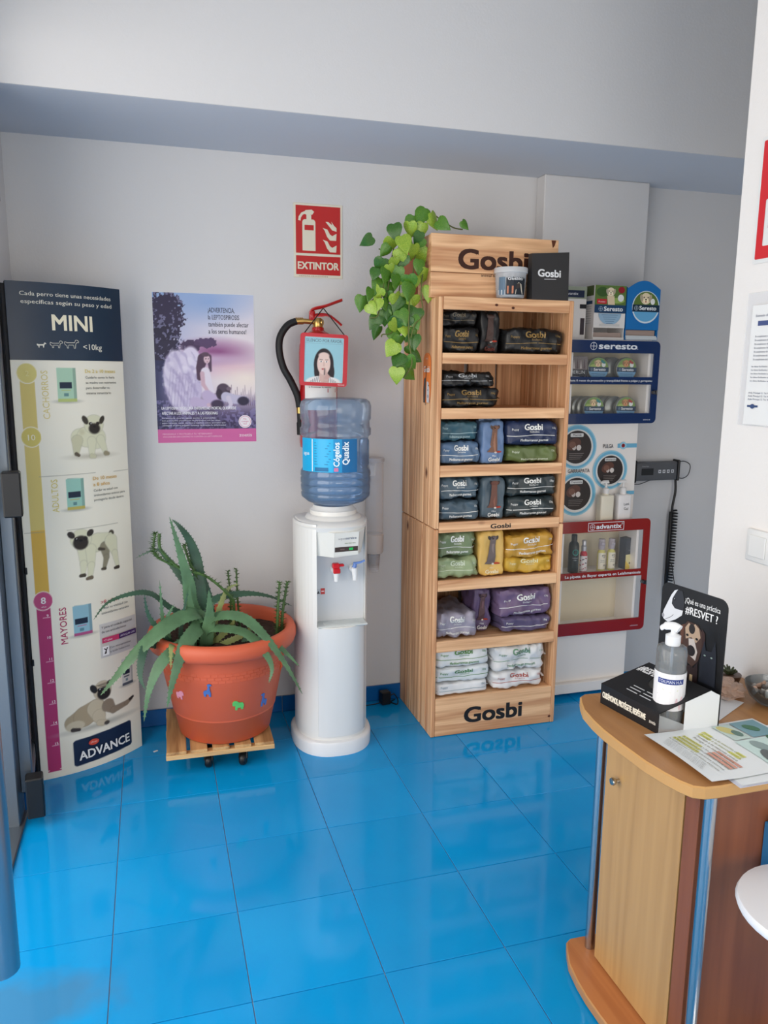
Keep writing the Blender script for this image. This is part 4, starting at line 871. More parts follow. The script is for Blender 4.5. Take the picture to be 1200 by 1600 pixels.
# ------------------------------------------------------------------ pine shelf unit
SX0, SX1, SY0, SY1 = 1.060, 1.632, 2.850, 3.272
PZ1, PZ2 = (192, 136, 94), (238, 192, 146)
M_PX = wood('pine_grain_x', PZ1, PZ2, 'X', .55); M_PZ = wood('pine_grain_z', PZ1, PZ2, 'Z', .55); M_PY = wood('pine_grain_y', (178, 120, 78), (230, 178, 130), 'Y', .55)
M_INK = mat('burnt_brown_ink', (52, 30, 22), .6); M_BLK = mat('black_ink', (24, 22, 22), .5)
sh = thing('shelf_unit', 'tall pine crate shelf holding pet food, black name on its foot board', 'shelf', ((SX0+SX1)/2, (SY0+SY1)/2, 0))
ox, oy = (SX0+SX1)/2, (SY0+SY1)/2
LV = [.168, .416, .673, .912, 1.139, 1.363, 1.574]          # shelf surfaces = rail tops
HB = [.000, .369, .628, .870, 1.094, 1.321, 1.533]
def P1(name, x0, x1, y0, y1, z0, z1, m, bev=.0015): return MB().box(x0-ox, x1-ox, y0-oy, y1-oy, z0, z1, bev=bev).build(name, m, sh)
for z0, z1 in ((0, .8835), (.8865, 1.783)):
    for X0, X1 in ((SX0, SX0+.018), (SX1-.018, SX1)):
        for y0, y1 in ((SY0, 2.920), (2.922, 2.990), (3.000, 3.120), (3.124, 3.180), (3.186, SY1)):
            P1('side_plank', X0, X1, y0, y1, z0, z1, M_PZ, .0032)
for i, (a, c) in enumerate(zip(HB, LV)):
    P1('front_rail', SX0+.019, SX1-.019, SY0+.001, SY0+.017, a+(.002 if i == 0 else 0), c, M_PX)
    for y0, y1 in ((SY0+.019, 2.995), (2.998, 3.13), (3.133, SY1-.018)): P1('shelf_board', SX0+.019, SX1-.019, y0, y1, c-.020, c-.006, M_PX)
P1('front_rail', SX0+.019, SX1-.019, SY0+.001, SY0+.017, 1.735, 1.783, M_PX)
for y0, y1 in ((SY0+.018, 2.985), (2.988, 3.125), (3.128, SY1)): P1('top_board', SX0+.019, SX1-.019, y0, y1, 1.768, 1.782, M_PX)
for k in range(4):
    x = SX0+.05+.028*k
for a, c in ((1.079, 1.185), (1.205, 1.335), (1.355, 1.485), (1.495, 1.612)):
    for z0, z1 in ((.02, .8835), (.8865, 1.765)): P1('back_plank', a, c, SY1-.016, SY1-.002, z0, z1, M_PZ)
A = Art(); A.text('Gosbi', -.004, .050, .066, (28, 24, 24), .055, 'C', w=.262); A.build('name_lettering', sh, (0, SY0-oy+.0008, 0))
A = Art(); A.text('Gosbi', .0, .879, .018, (28, 24, 24), .055, 'C', w=.088); A.build('name_lettering', sh, (0, SY0-oy+.0008, 0))
A = Art(); 
for x, z in ((.262, .030), (-.05, 1.757), (.02, 1.748)): A.ell(x, z, .007, .005, (96, 48, 26)).ell(x, z, .003, .002, (44, 20, 12))
A.build('knot', sh, (0, SY0-oy+.0008, 0))
# orange tag hung on the side
tg = thing('hanging_tag', 'orange cut-out tag with a white dog and black cat hung on the shelf side', 'tag', (SX0-.002, 2.965, 1.36), -PI/2)
tag_ = rrect(-.042, .042, .02, .215, .038, 6); MB().plate([tag_], -.002, .0).build('tag_card', mat('tag_orange_card', (240, 130, 50), .5), tg)
A = Art(lambda x, z: -.0015); A.text('Gosbi', 0, .140, .024, (244, 240, 236), .04, 'C', w=.068).text('animal', 0, .190, .008, (250, 220, 190), .0, 'C')
A.poly([(-.030, .112), (-.018, .120), (-.008, .112), (-.006, .06), (-.010, .02), (-.034, .02), (-.036, .07)], (70, 62, 58)).poly([(.004, .105), (.026, .100), (.036, .07), (.034, .0215), (.006, .0215), (.002, .06)], (208, 210, 214))
A.ell(.018, .070, .003, .004, (40, 40, 44)).ell(.026, .088, .004, .003, (40, 40, 44)).ell(.020, .046, .010, .007, (160, 166, 178)).line([(-.002, .165), (-.014, .05), (-.010, .010)], .006, (40, 36, 36)); A.build('printed_animals', tg)

# sign crate lying on the top
bx = thing('wooden_sign_box', 'pine crate standing on the shelf top with a burnt dark brown name', 'wooden box', (1.315, 2.985, 1.783))
for k, (z0, z1) in enumerate(((0, .094), (.096, .236))):
    MB().box(-.268, .268, -.075, -.060, z0, z1, bev=.0015).build('front_plank', M_PX, bx)
    MB().box(-.268, .268, .063, .078, z0, z1, bev=.0015).build('back_plank', M_PX, bx)
for x in (-.268, .256): MB().box(x, x+.012, -.0595, .0625, 0, .234, bev=.0015).build('side_plank', M_PY, bx)
MB().box(-.2555, .2555, -.0595, .0625, 0, .012).build('bottom_board', M_PX, bx); MB().box(-.2555, .2555, -.0595, .0625, .222, .234, bev=.001).build('top_board', M_PX, bx)
A = Art(lambda x, z: -.0746); A.text('Gosbi', -.155, .112, .072, (60, 30, 20), .055, w=.290).text('animal nutrition', -.062, .084, .011, (60, 30, 20), .025, w=.110); A.poly([(.235, .234), (.256, .234), (.250, .215), (.242, .205)], (90, 46, 26)); A.build('burnt_lettering', bx)
# bucket of treats and black paper bag
bk = thing('treat_bucket', 'clear plastic tub of treats standing on the shelf top before the crate', 'tub', (1.362, 2.874, 1.783))
b = MB(); b.lathe([(.0, .002), (.052, .002), (.055, .006), (.062, .102), (.0605, .102), (.0535, .007), (0, .006)], 36); b.build('tub_body', mat('clear_tub', (226, 230, 234), .1, alpha=.35), bk)
b = MB(); b.lathe([(.0625, .094), (.0655, .096), (.0655, .112), (.064, .115), (.058, .113), (0, .111)], 36); b.build('lid', mat('clear_tub_lid', (224, 226, 228), .15, alpha=.7), bk)
b = MB(); b.lathe([(0, .010), (.0525, .010), (.0575, .080), (0, .084)], 28); b.build('treats', mat('dark_treats', (50, 42, 40), .8, bump=1, bscale=120, var=.6, vscale=90), bk)
A = CylArt(); A.rect(-.030, .052, .012, .078, (30, 36, 44), nx=6).text("Gosbits", -.024, .066, .010, (236, 236, 236), .03, w=.060).rect(-.062, -.034, .012, .078, (96, 120, 140), nx=3).rect(-.062, -.034, .012, .030, (210, 214, 216), nx=2)
A.poly([(.004, .014), (.010, .050), (.018, .058), (.030, .050), (.034, .030), (.038, .014)], (206, 196, 178)).poly([(.006, .030), (.010, .052), (.022, .056), (.026, .040)], (60, 50, 46)).rect(-.026, -.002, .016, .044, (190, 120, 90)); A.bend('printed_label', bk, .0590, -PI/2-.2)
pbg = thing('paper_bag', 'black paper gift bag with white name standing at the right of the shelf top', 'paper bag', (1.524, 2.872, 1.783), .08)
b = MB(); b.add([(-.083, -.02, 0), (.083, -.02, 0), (.083, .022, 0), (-.083, .022, 0), (-.087, -.014, .172), (.083, -.012, .186), (.083, .016, .186), (-.087, .012, .172), (.086, .001, .09)],
    [(0, 1, 5, 4), (2, 3, 7, 6), (3, 0, 4, 7), (1, 2, 8), (1, 8, 5), (8, 2, 6), (5, 8, 6), (0, 3, 2, 1)]); b.build('bag_body', mat('black_paper', (52, 50, 50), .65), pbg)
A = Art(lambda x, z: -.0195+.0065*z/.18); A.text('Gosbi', -.058, .088, .027, (238, 238, 238), .05, w=.102).line([(-.030, .078), (.024, .080)], .0022, (220, 220, 220)); A.build('printed_lettering', pbg)

# ------------------------------------------------------------------ bags of pet food
def bag_shape(w, d, h, seed, crumple, upright=False, sag=0.0):
    n = 9.0
    def P(a, b_, c):
        s_ = (abs(a)**n+abs(b_)**n+abs(c)**n)**(-1/n); q = Vector((a*s_*w/2, b_*s_*d/2, c*s_*h/2))
        f = crumple; nz = noise.noise((q.x*16+seed, q.y*14, q.z*22))*.7-1.1*abs(noise.noise((q.x*26+q.z*18+seed*2, q.y*16, q.z*12-q.x*9)))+.25+noise.noise((q.x*44+seed*3, q.y*30, q.z*46))*.28+abs(noise.noise((q.x*30-seed, q.y*20+q.z*14, q.z*9+seed)))*.5
        nv = Vector((a*s_, b_*s_, c*s_)); nv = Vector((math.copysign(abs(nv.x)**3, nv.x), math.copysign(abs(nv.y)**3, nv.y), math.copysign(abs(nv.z)**3, nv.z)))
        q += nv*f*(nz-.30)
        if c > 0: q.z -= sag*h*c*(1-(a)**2)*(.5+.5*b_)
        q.z = max(q.z, -h/2)
        if upright: q.x *= 1-.16*math.exp(-((q.z/h+.05)/.22)**2)*0+.0; 
        return q
    return P
BAGN = [0]
def food_bag(label, x0, x1, z0, z1, y0, d, col, group, logo=(232, 232, 228), cr=.010, tint2=None, lines=True, rz=0.0, dog=None, sag=0.0, metal=.0, name='food_bag', logo_on=True, foot=True, tilt=0.0):
    w, h = x1-x0, z1-z0; seed = BAGN[0]*7.3+1; BAGN[0] += 1; g_ = sum(col)/3; col = tuple(int(v+(g_-v)*.16) for v in col)
    t = thing(name, label, 'pet food bag', ((x0+x1)/2, y0+d/2, z0), rz, group)
    if tilt: t.rotation_euler = (0, tilt, rz)
    P = bag_shape(w, d, h, seed, cr, dog is not None, sag); nx, ny, nz_ = 26, 14, 10; vs = {}; V = []; F = []
    def vid(a, b_, c):
        k = (round(a, 5), round(b_, 5), round(c, 5))
        if k not in vs: vs[k] = len(V); q = P(a, b_, c); V.append((q.x, q.y, q.z+h/2))
        return vs[k]
    g = lambda i, n: -1+2*i/n
    for (ax, n1, n2) in ((0, ny, nz_), (1, nx, nz_), (2, nx, ny)):
        for sgn in (-1, 1):
            for i in range(n1):
                for j in range(n2):
                    q = []
                    for di, dj in ((0, 0), (1, 0), (1, 1), (0, 1)):
                        u, v = g(i+di, n1), g(j+dj, n2); q.append(vid(*((sgn, u, v) if ax == 0 else (u, sgn, v) if ax == 1 else (u, v, sgn))))
                    F.append(tuple(q))
    b = MB(); b.add(V, F, 0, True)
    c2 = tuple(int(v*.82) for v in col) if tint2 is None else tint2
    m = mat('bag_film_%d_%d_%d' % col, col, .36, bump=.25, bscale=45, var=.12, vscale=9, spec=.45)
    b.build('bag_body', m, t)
    # heat-sealed end flaps
    b = MB(); e = w/2
    def seal(s_, dog_):
        vs2 = []; n_ = 10
        for i in range(n_+1):
            u = -1+2*i/n_
            for k in (0, 1):
                if dog_: vs2.append((u*w*.46, .004*math.sin(u*7+seed)+0.0, h*(.5+.5*s_)*.96+s_*(.0+.014*k)+(.02*h if s_ < 0 else .02*h)))
                else: vs2.append((s_*(e-.006+.010*k), u*d*.44, h*.5+.006*math.sin(u*6+seed)))
        return vs2, [(2*i, 2*i+1, 2*i+3, 2*i+2) for i in range(n_)]
    for s_ in ((1,) if dog is not None else (-1, 1)): b.add(*seal(s_, dog is not None))
    o = b.build('seal', m, t)
    def surf(x, z):
        a = max(-.985, min(.985, x/(w/2))); c = max(-.985, min(.985, (z-h/2)/(h/2)))
        ex_ = .0034 if dog is not None else .0012
        # invert the superellipse on the front face
        s_ = (1+0*a); k = 9.0; r_ = max(1-abs(a)**k-abs(c)**k, .02)**(1/k); q = P(a/r_, -1, c/r_); return q.y-ex_
    A = Art(surf)
    if dog is None:
        if tint2: A.V = A.V
        if lines:
            pts = [(-w*.47+w*.94*i/14, h*(.40+.02*math.sin(seed+i*.5))) for i in range(15)]; A.line(pts, .0022, logo)
        if logo_on: A.text('Gosbi', w*.0, h*.62, min(.026, h*.24), logo, .045, 'C', w=w*.32).text('Exclusive', w*.02, h*.51, min(.009, h*.08), logo, .0, 'C', w=w*.17)
        if h > .05: A.text('Puppy', -w*.40, h*.60, .009, logo, .01, w=w*.13).text('12kg', w*.34, h*.66, .008, logo, .01, w=w*.07)
        if foot: A.text('Mediterranean gourmet', w*.02, h*.17, min(.011, h*.12), logo, .025, 'C', w=w*.52)
    else:
        f, c_, acc = dog, (0, 0), None
        X = lambda u: u*w; Z = lambda v: v*h
        A.ell(X(.02), Z(.84), X(.16), Z(.055), f).ell(X(-.13), Z(.85), X(.05), Z(.05), tuple(int(v*.6) for v in f), .4).ell(X(.17), Z(.85), X(.05), Z(.05), tuple(int(v*.6) for v in f), -.4)
        A.poly([(X(-.10), Z(.80)), (X(-.14), Z(.55)), (X(-.20), Z(.34)), (X(-.30), Z(.28)), (X(-.12), Z(.27)), (X(.12), Z(.27)), (X(.14), Z(.45)), (X(.12), Z(.66)), (X(.13), Z(.80))], f)
        A.poly([(X(-.02), Z(.72)), (X(-.05), Z(.45)), (X(.0), Z(.27)), (X(.06), Z(.27)), (X(.05), Z(.5)), (X(.08), Z(.72))], tuple(min(255, int(v*1.25)) for v in f))
        A.ell(X(-.03), Z(.855), X(.022), Z(.010), (20, 18, 18)).ell(X(.08), Z(.855), X(.022), Z(.010), (20, 18, 18)).ell(X(.02), Z(.825), X(.04), Z(.014), (24, 20, 20)).ell(X(.02), Z(.805), X(.06), Z(.012), tuple(min(255, int(v*1.2)) for v in f))
        A.ell(X(.20), Z(.28), X(.12), Z(.022), (176, 60, 40)).ell(X(.05), Z(.27), X(.06), Z(.020), (220, 214, 204))
        A.text('Mini', 0, Z(.17), .007, logo, .01, 'C').text('Gosbi', 0, Z(.065), .015, logo, .04, 'C', w=w*.5)
    A.build('printed_label', t)
    return t
G = 'pet food bags on the pine shelf'
y = 2.868
BK = (24, 24, 26); GD = (150, 120, 70); SIL = (190, 190, 190)
# level 7 (top)
z = 1.575
food_bag('black bag on the top shelf level at left, lowest, with thin gold lettering', 1.080, 1.245, z, z+.098, y, .33, BK, G, GD, .012)
food_bag('black bag sloping on top of the lower left bag of the top level', 1.080, 1.235, z+.100, z+.160, y+.02, .3, (28, 28, 30), G, (110, 100, 84), .016, foot=False)
food_bag('black bag standing upright in the middle of the top shelf level', 1.250, 1.340, z, z+.168, y+.03, .16, (30, 28, 30), G, (120, 60, 50), .012, dog=(70, 50, 44))
food_bag('wide black bag at the right of the top level with white lettering strip', 1.348, 1.608, z, z+.102, y, .32, (26, 26, 28), G, GD, .013)
# level 6
z = 1.364
food_bag('black bag at the bottom of the pair on the half empty second level', 1.084, 1.335, z, z+.080, y, .30, BK, G, GD, .010)
food_bag('crumpled black bag on top of the pair on the second level', 1.084, 1.310, z+.081, z+.140, y+.01, .28, (26, 26, 28), G, (170, 170, 170), .018, foot=False)
# level 5
z = 1.140
food_bag('steel blue bag under the teal bag on the third level at left', 1.080, 1.262, z, z+.090, y, .31, (84, 112, 146), G, cr=.012)
food_bag('teal bag on top at the left of the third level', 1.080, 1.255, z+.091, z+.172, y+.01, .30, (52, 92, 106), G, (170, 196, 200), .012, logo_on=False)
food_bag('light blue upright bag with a sitting brown dog on the third level', 1.262, 1.362, z, z+.172, y, .10, (96, 126, 170), G, cr=.010, dog=(120, 84, 66))
food_bag('navy blue bag with large white name on the third level', 1.366, 1.606, z+.070, z+.172, y, .30, (34, 48, 86), G, cr=.010)
food_bag('olive green bag under the navy blue bag on the third level', 1.372, 1.606, z, z+.068, y, .30, (96, 112, 58), G, (214, 220, 196), .008, lines=False, logo_on=False)
# level 4
z = .913
food_bag('blue grey bag on top at the left of the fourth level', 1.080, 1.264, z+.085, z+.176, y+.005, .31, (72, 94, 108), G, cr=.012)
food_bag('blue grey bag at the bottom left of the fourth level', 1.080, 1.264, z, z+.084, y, .31, (70, 90, 104), G, cr=.014, logo_on=False)
food_bag('slate upright bag with a sitting brown dog on the fourth level', 1.268, 1.372, z, z+.176, y, .10, (74, 92, 104), G, cr=.010, dog=(104, 66, 54))
food_bag('dark grey green bag on top at the right of the fourth level', 1.376, 1.608, z+.088, z+.176, y, .31, (44, 56, 60), G, cr=.012)
food_bag('dark grey green bag at the bottom right of the fourth level', 1.376, 1.610, z, z+.087, y, .31, (44, 56, 60), G, cr=.014)
# level 3
z = .674
food_bag('sage green bag on top at the left of the fifth level', 1.080, 1.256, z+.086, z+.190, y+.01, .30, (112, 132, 94), G, cr=.014)
food_bag('pale green bag at the bottom left of the fifth level', 1.080, 1.262, z, z+.085, y, .31, (146, 164, 118), G, (204, 214, 190), .014, foot=False)
food_bag('bright yellow upright bag with a grey terrier on the fifth level', 1.264, 1.376, z, z+.190, y, .10, (226, 178, 84), G, (236, 224, 190), .009, dog=(104, 92, 90))
food_bag('mustard bag on top at the right of the fifth level', 1.380, 1.612, z+.070, z+.172, y-.008, .32, (200, 146, 44), G, cr=.014, tilt=-.05)
food_bag('yellow bag at the bottom right under the mustard bag', 1.378, 1.606, z, z+.072, y, .31, (212, 164, 44), G, (232, 226, 180), .016, lines=False, foot=False)
# level 2
z = .417
food_bag('grey lilac bag alone at the left of the sixth level', 1.082, 1.268, z, z+.110, y, .31, (150, 144, 162), G, cr=.016, sag=.25)
food_bag('purple upright bag leaning in the middle of the sixth level', 1.268, 1.352, z, z+.185, y+.06, .15, (96, 76, 116), G, cr=.016, dog=(90, 66, 70))
food_bag('large purple bag with white name on top at the right of the sixth level', 1.362, 1.612, z+.066, z+.190, y, .32, (112, 88, 124), G, cr=.014, tilt=-.03)
food_bag('thin dark purple bag at the bottom right of the sixth level', 1.376, 1.608, z, z+.066, y, .31, (92, 80, 116), G, cr=.012, logo_on=False, foot=False)
# level 1
z = .169; g1, r1 = (96, 140, 70), (176, 90, 80)
food_bag('white bag with green name on top of the stack of three at the foot', 1.082, 1.330, z+.120, z+.212, y, .31, (222, 224, 222), G, g1, .008)
food_bag('white bag with green name in the middle of the stack of three', 1.082, 1.334, z+.056, z+.120, y, .31, (214, 220, 222), G, (70, 130, 70), .008, foot=False, lines=True)
food_bag('white bag at the bottom of the stack of three at the foot', 1.084, 1.328, z, z+.056, y, .31, (224, 226, 226), G, (140, 160, 170), .008, logo_on=False, foot=False)
food_bag('crumpled white bag on top at the right of the foot level', 1.344, 1.596, z+.078, z+.200, y, .31, (222, 222, 220), G, (110, 150, 120), .018, sag=.12)
food_bag('white bag with red name at the bottom right of the foot level', 1.342, 1.590, z, z+.077, y, .31, (226, 226, 226), G, r1, .012, foot=False)

# ------------------------------------------------------------------ trailing pothos in a brown pot
M_LEAF = []
for nm, c1, c2 in (('pothos_lime', (120, 160, 40), (196, 208, 90)), ('pothos_green', (58, 112, 30), (120, 156, 50)), ('pothos_dark', (38, 84, 24), (86, 132, 44))):
    m = bpy.data.materials.new(nm); m.use_nodes = True; nt = m.node_tree; N = nt.nodes; L = nt.links; p = N['Principled BSDF']; p.inputs['Roughness'].default_value = .32
    tc = N.new('ShaderNodeTexCoord'); oi = N.new('ShaderNodeObjectInfo'); ad = N.new('ShaderNodeVectorMath'); L.new(tc.outputs['Object'], ad.inputs[0]); L.new(oi.outputs['Location'], ad.inputs[1])
    mp = N.new('ShaderNodeMapping'); mp.inputs['Scale'].default_value = (60, 22, 22); L.new(ad.outputs[0], mp.inputs[0])
    n = N.new('ShaderNodeTexNoise'); n.inputs['Scale'].default_value = 1.2; n.inputs['Detail'].default_value = 3; L.new(mp.outputs[0], n.inputs['Vector'])
    r = N.new('ShaderNodeValToRGB'); e_ = r.color_ramp.elements; e_[0].position = .48; e_[1].position = .66; e_[0].color = lin(c1); e_[1].color = lin(c2)
    L.new(n.outputs['Fac'], r.inputs['Fac']); L.new(r.outputs['Color'], p.inputs['Base Color']); M_LEAF.append(m)
def heart(L_=1.0, fold=.12, curl=.18):
    """leaf blade: stalk end at the origin, tip at -z; faces -y"""
    out = [(0, 0), (.16, .09), (.34, .07), (.46, -.10), (.48, -.30), (.38, -.55), (.22, -.78), (.0, -1.05)]
    vs = []; fs = []
    for t_ in out: vs.append((0, -.02-.0*t_[0]+curl*t_[1]**2, t_[1] if t_[0] else t_[1]))
    rows = []
    for x, z_ in out: rows.append([(-x, fold*x+curl*z_*z_, z_), (-x*.5, fold*.3*x-.02+curl*z_*z_, z_-.04*(x > 0)), (0, curl*z_*z_, z_-.06*(z_ > -.1)), (x*.5, fold*.3*x-.02+curl*z_*z_, z_-.04*(x > 0)), (x, fold*x+curl*z_*z_, z_)])
    vs = [p for r_ in rows for p in r_]
    for i in range(len(rows)-1):
        for k in range(4): fs.append((i*5+k, i*5+k+1, (i+1)*5+k+1, (i+1)*5+k))
    b = MB(); b.add(vs, fs, 0, True); return b
leaf_me = []
for m in M_LEAF:
    for fo, cu in ((.12, .18), (.3, .05), (-.05, .35)):
        o = heart(1, fo, cu).build('leaf', m); leaf_me.append(o.data); bpy.data.objects.remove(o)
pt = thing('pothos_plant', 'trailing pothos with lime green heart leaves hanging beside the wooden crate sign', 'plant', (1.075, 3.06, 1.79))
PO = Vector((1.075, 3.06, 1.79)); R_ = random.Random(11)
vines = [[(1.07, 3.15, 1.985), (1.05, 3.08, 2.02), (1.00, 3.02, 2.02), (.93, 2.98, 1.99), (.90, 2.95, 1.92), (.87, 2.93, 1.85), (.855, 2.92, 1.78), (.84, 2.92, 1.71), (.81, 2.92, 1.70)],
         [(1.05, 3.05, 1.97), (.99, 3.00, 1.98), (.95, 2.96, 1.90), (.93, 2.94, 1.80), (.925, 2.93, 1.72), (.90, 2.93, 1.65), (.86, 2.92, 1.64), (.855, 2.92, 1.63)],
         [(1.06, 3.04, 1.96), (1.01, 2.97, 1.97), (.98, 2.93, 1.86), (.965, 2.92, 1.76), (.96, 2.91, 1.66), (.965, 2.91, 1.60), (.975, 2.91, 1.53), (.945, 2.91, 1.48)],
         [(1.08, 3.05, 1.97), (1.04, 3.00, 2.04), (1.06, 2.98, 2.10), (1.11, 2.98, 2.08), (1.16, 2.98, 2.055), (1.20, 2.98, 2.05)],
         [(1.05, 3.06, 1.96), (.97, 3.03, 2.01), (.91, 3.0, 1.96), (.86, 2.98, 1.96)],
         [(1.06, 3.03, 1.95), (1.03, 2.95, 1.90), (1.015, 2.93, 1.80), (1.02, 2.92, 1.72), (.985, 2.91, 1.68), (.97, 2.91, 1.63)],
         [(1.05, 3.03, 1.96), (.96, 2.97, 1.95), (.90, 2.94, 1.88), (.88, 2.93, 1.80), (.86, 2.93, 1.74), (.83, 2.92, 1.77), (.80, 2.92, 1.75)]]
for v in vines:
    P_ = smooth_path([Vector(p)-PO for p in v], 6); MB().tube(P_, .0026, 6).build('vine', mat('vine_stem', (96, 104, 50), .5), pt)
# pot
b = MB(); b.lathe([(0, 0), (.056, 0), (.060, .004), (.076, .168), (.083, .170), (.084, .205), (.080, .207), (.076, .190), (0, .188)], 36, (.008, .105, -.006)); b.build('pot', mat('brown_clay', (160, 92, 62), .6, var=.08), pt)
b = MB(); b.lathe([(0, .188), (.0755, .188), (.0, .196)], 20, (.008, .105, -.006)); b.build('soil', mat('dark_potting_soil', (58, 40, 30), .95), pt)
spots = []
def lf(px, pz, size, ang, shade=None, y_=None, tiltx=None):
    spots.append((px, pz, size, ang, shade, y_, tiltx))
# (x, z of stalk end, length, hanging angle)
for a in ((.822, 1.985, .052, 50), (.905, 2.035, .060, -10), (.900, 1.985, .062, 10), (.930, 1.990, .064, -25), (1.030, 2.100, .068, 30), (1.055, 2.085, .066, -30), (.985, 2.070, .064, 15), (.965, 2.045, .058, -5),
          (1.020, 2.045, .056, 10), (1.175, 2.060, .040, -50), (1.075, 2.055, .055, -60), (1.005, 2.010, .050, 20), (.855, 1.905, .056, 8), (.880, 1.885, .050, -20), (.875, 1.870, .060, 25), (.915, 1.945, .058, -30),
          (.920, 1.880, .060, 10), (.905, 1.850, .055, -5), (.940, 1.930, .064, 35), (.850, 1.835, .064, 15), (.870, 1.815, .060, -30), (.845, 1.800, .055, 30), (.810, 1.795, .050, 20), (.785, 1.770, .060, 5), (.800, 1.740, .050, -40),
          (.835, 1.760, .050, 10), (.955, 1.850, .062, -10), (.965, 1.820, .066, 15), (.950, 1.790, .058, -30), (.985, 1.780, .072, 5), (.930, 1.770, .064, 25), (.905, 1.780, .056, -15), (.895, 1.740, .060, 20), (.870, 1.720, .058, 0),
          (.845, 1.700, .060, 30), (.850, 1.660, .055, 10), (.925, 1.720, .062, -20), (.915, 1.690, .064, 15), (.945, 1.680, .060, -5), (.890, 1.680, .054, -35), (.905, 1.655, .060, 5), (.980, 1.700, .055, -25), (1.000, 1.730, .058, 15),
          (.975, 1.660, .060, 20), (.985, 1.630, .058, -10), (.930, 1.625, .055, 10), (.910, 1.600, .062, 40), (.965, 1.590, .050, -40), (.935, 1.560, .062, 20), (.955, 1.545, .058, -30), (.975, 1.560, .054, -60), (.930, 1.515, .060, 10), (.960, 1.500, .066, -50), (.915, 1.505, .060, 5),
          (1.045, 1.960, .078, 20, 0, 2.955), (1.040, 1.880, .062, 0, 0, 2.935), (1.070, 1.880, .058, -15, 1, 2.94), (1.050, 1.815, .062, 10, 0, 2.93), (1.070, 1.950, .050, -20, 1, 2.98), (1.005, 1.910, .055, 5), (.985, 1.965, .060, -15), (.955, 1.985, .060, 15), (1.020, 1.990, .048, 40),
          (.885, 1.955, .050, 40), (.935, 1.850, .052, 45), (.965, 1.740, .054, 5), (.880, 1.790, .048, -5), (.945, 1.740, .050, 20), (.830, 1.870, .046, 20), (.900, 1.910, .050, -5), (.965, 1.700, .050, 30), (.860, 1.760, .046, -20), (.990, 1.850, .050, 10)): lf(*a) if len(a) == 4 else lf(*(a+(None,)*(7-len(a))))
for i, (x, z_, s_, an, shd, y_, tx) in enumerate(spots):
    sh_ = shd if shd is not None else R_.choice((0, 1, 1, 2)); me = leaf_me[sh_*3+R_.randrange(3)]
    yy = (y_ if y_ else 2.905+.03*R_.random()+.10*max(0, (z_-1.9)))
    o = link(me, 'leaf', pt, Vector((x, yy, z_+.01))-PO, (math.radians(R_.uniform(-25, 25)), math.radians(an+R_.uniform(-8, 8)), math.radians(R_.uniform(-35, 30)))); o.scale = (s_*R_.uniform(.95, 1.15), s_, s_)

# ------------------------------------------------------------------ flea and tick display cabinet
CX, CY = 1.93, 3.12
M_CABW = mat('cabinet_white', (238, 232, 226), .45); M_CABI = mat('cabinet_cream', (222, 210, 182), .55)
M_NB = mat('deep_blue_acrylic', (16, 44, 90), .18, coat=.4); M_MR = mat('dark_red_acrylic', (140, 26, 22), .22, coat=.4); M_ACR = mat('clear_acrylic', (245, 248, 250), .06, alpha=.03, spec=.5)
fc = thing('display_cabinet', 'white flea and tick product cabinet with a blue door above and a red door below', 'display cabinet', (CX, CY, 0))
def Q(name, x0, x1, y0, y1, z0, z1, m, bev=.0015, par=None): return MB().box(x0-CX, x1-CX, y0-CY, y1-CY, z0, z1, bev=bev).build(name, m, par or fc)
BX0, BX1, BYB = 1.735, 2.133, 3.186
Q('plinth', BX0-.004, BX1+.006, 3.058, BYB, .022, .072, M_CABW, .003); Q('lower_body', BX0, BX1, 3.085, BYB, .072, .325, M_CABW)
Q('middle_panel', BX0, BX1, 3.10, BYB, .838, 1.285, M_CABW)
for nm, z0, z1, zs in (('lower_case', .325, .838, .600), ('upper_case', 1.285, 1.645, 1.468)):
    b = MB()
    for q in ((BX0, BX0+.012, 3.040, BYB-.006, z0, z1), (BX1-.012, BX1, 3.040, BYB-.006, z0, z1), (BX0+.012, BX1-.012, 3.040, BYB-.006, z0, z0+.012), (BX0+.012, BX1-.012, 3.040, BYB-.006, z1-.012, z1)): b.box(q[0]-CX, q[1]-CX, q[2]-CY, q[3]-CY, q[4], q[5])
    b.build(nm, M_CABW, fc); Q('back_sheet', BX0, BX1, BYB-.006, BYB-.001, z0, z1, M_CABI); Q('shelf', BX0+.012, BX1-.012, 3.05, BYB-.007, zs-.010, zs, M_CABW)
for nm, mt, z0, z1, wins, x0, x1 in (('blue_door', M_NB, 1.283, 1.641, [(1.720, 2.138, 1.486, 1.588), (1.720, 2.135, 1.328, 1.454)], 1.690, 2.167), ('red_door', M_MR, .320, .850, [(1.720, 2.147, .614, .798), (1.720, 2.153, .378, .582)], 1.690, 2.180)):
    b = MB(); b.plate([rrect(x0-CX, x1-CX, z0, z1, .022)]+[rrect(a-CX, c-CX, d, e, .003) for a, c, d, e in wins], 3.024-CY, 3.030-CY); dd = b.build(nm, mt, fc)
    b = MB(); b.box(x0-CX+.01, x1-CX-.01, 3.031-CY, 3.033-CY, z0+.01, z1-.01); b.build('pane', M_ACR, dd)
    b = MB(); b.lathe([(.0, -.014), (.009, -.013), (.010, 0), (.010, .006)], 18, (x1-.022-CX, 3.022-CY, 1.420 if nm[0] == 'b' else .552), axis='Y').box(x1-.020-CX, x1-.016-CX, 3.001-CY, 3.006-CY, (1.420 if nm[0] == 'b' else .552)-.01, (1.420 if nm[0] == 'b' else .552)+.01); b.build('lock', mat('dark_chrome', (120, 120, 124), .25, 1.0), dd)
fy = 3.024-CY
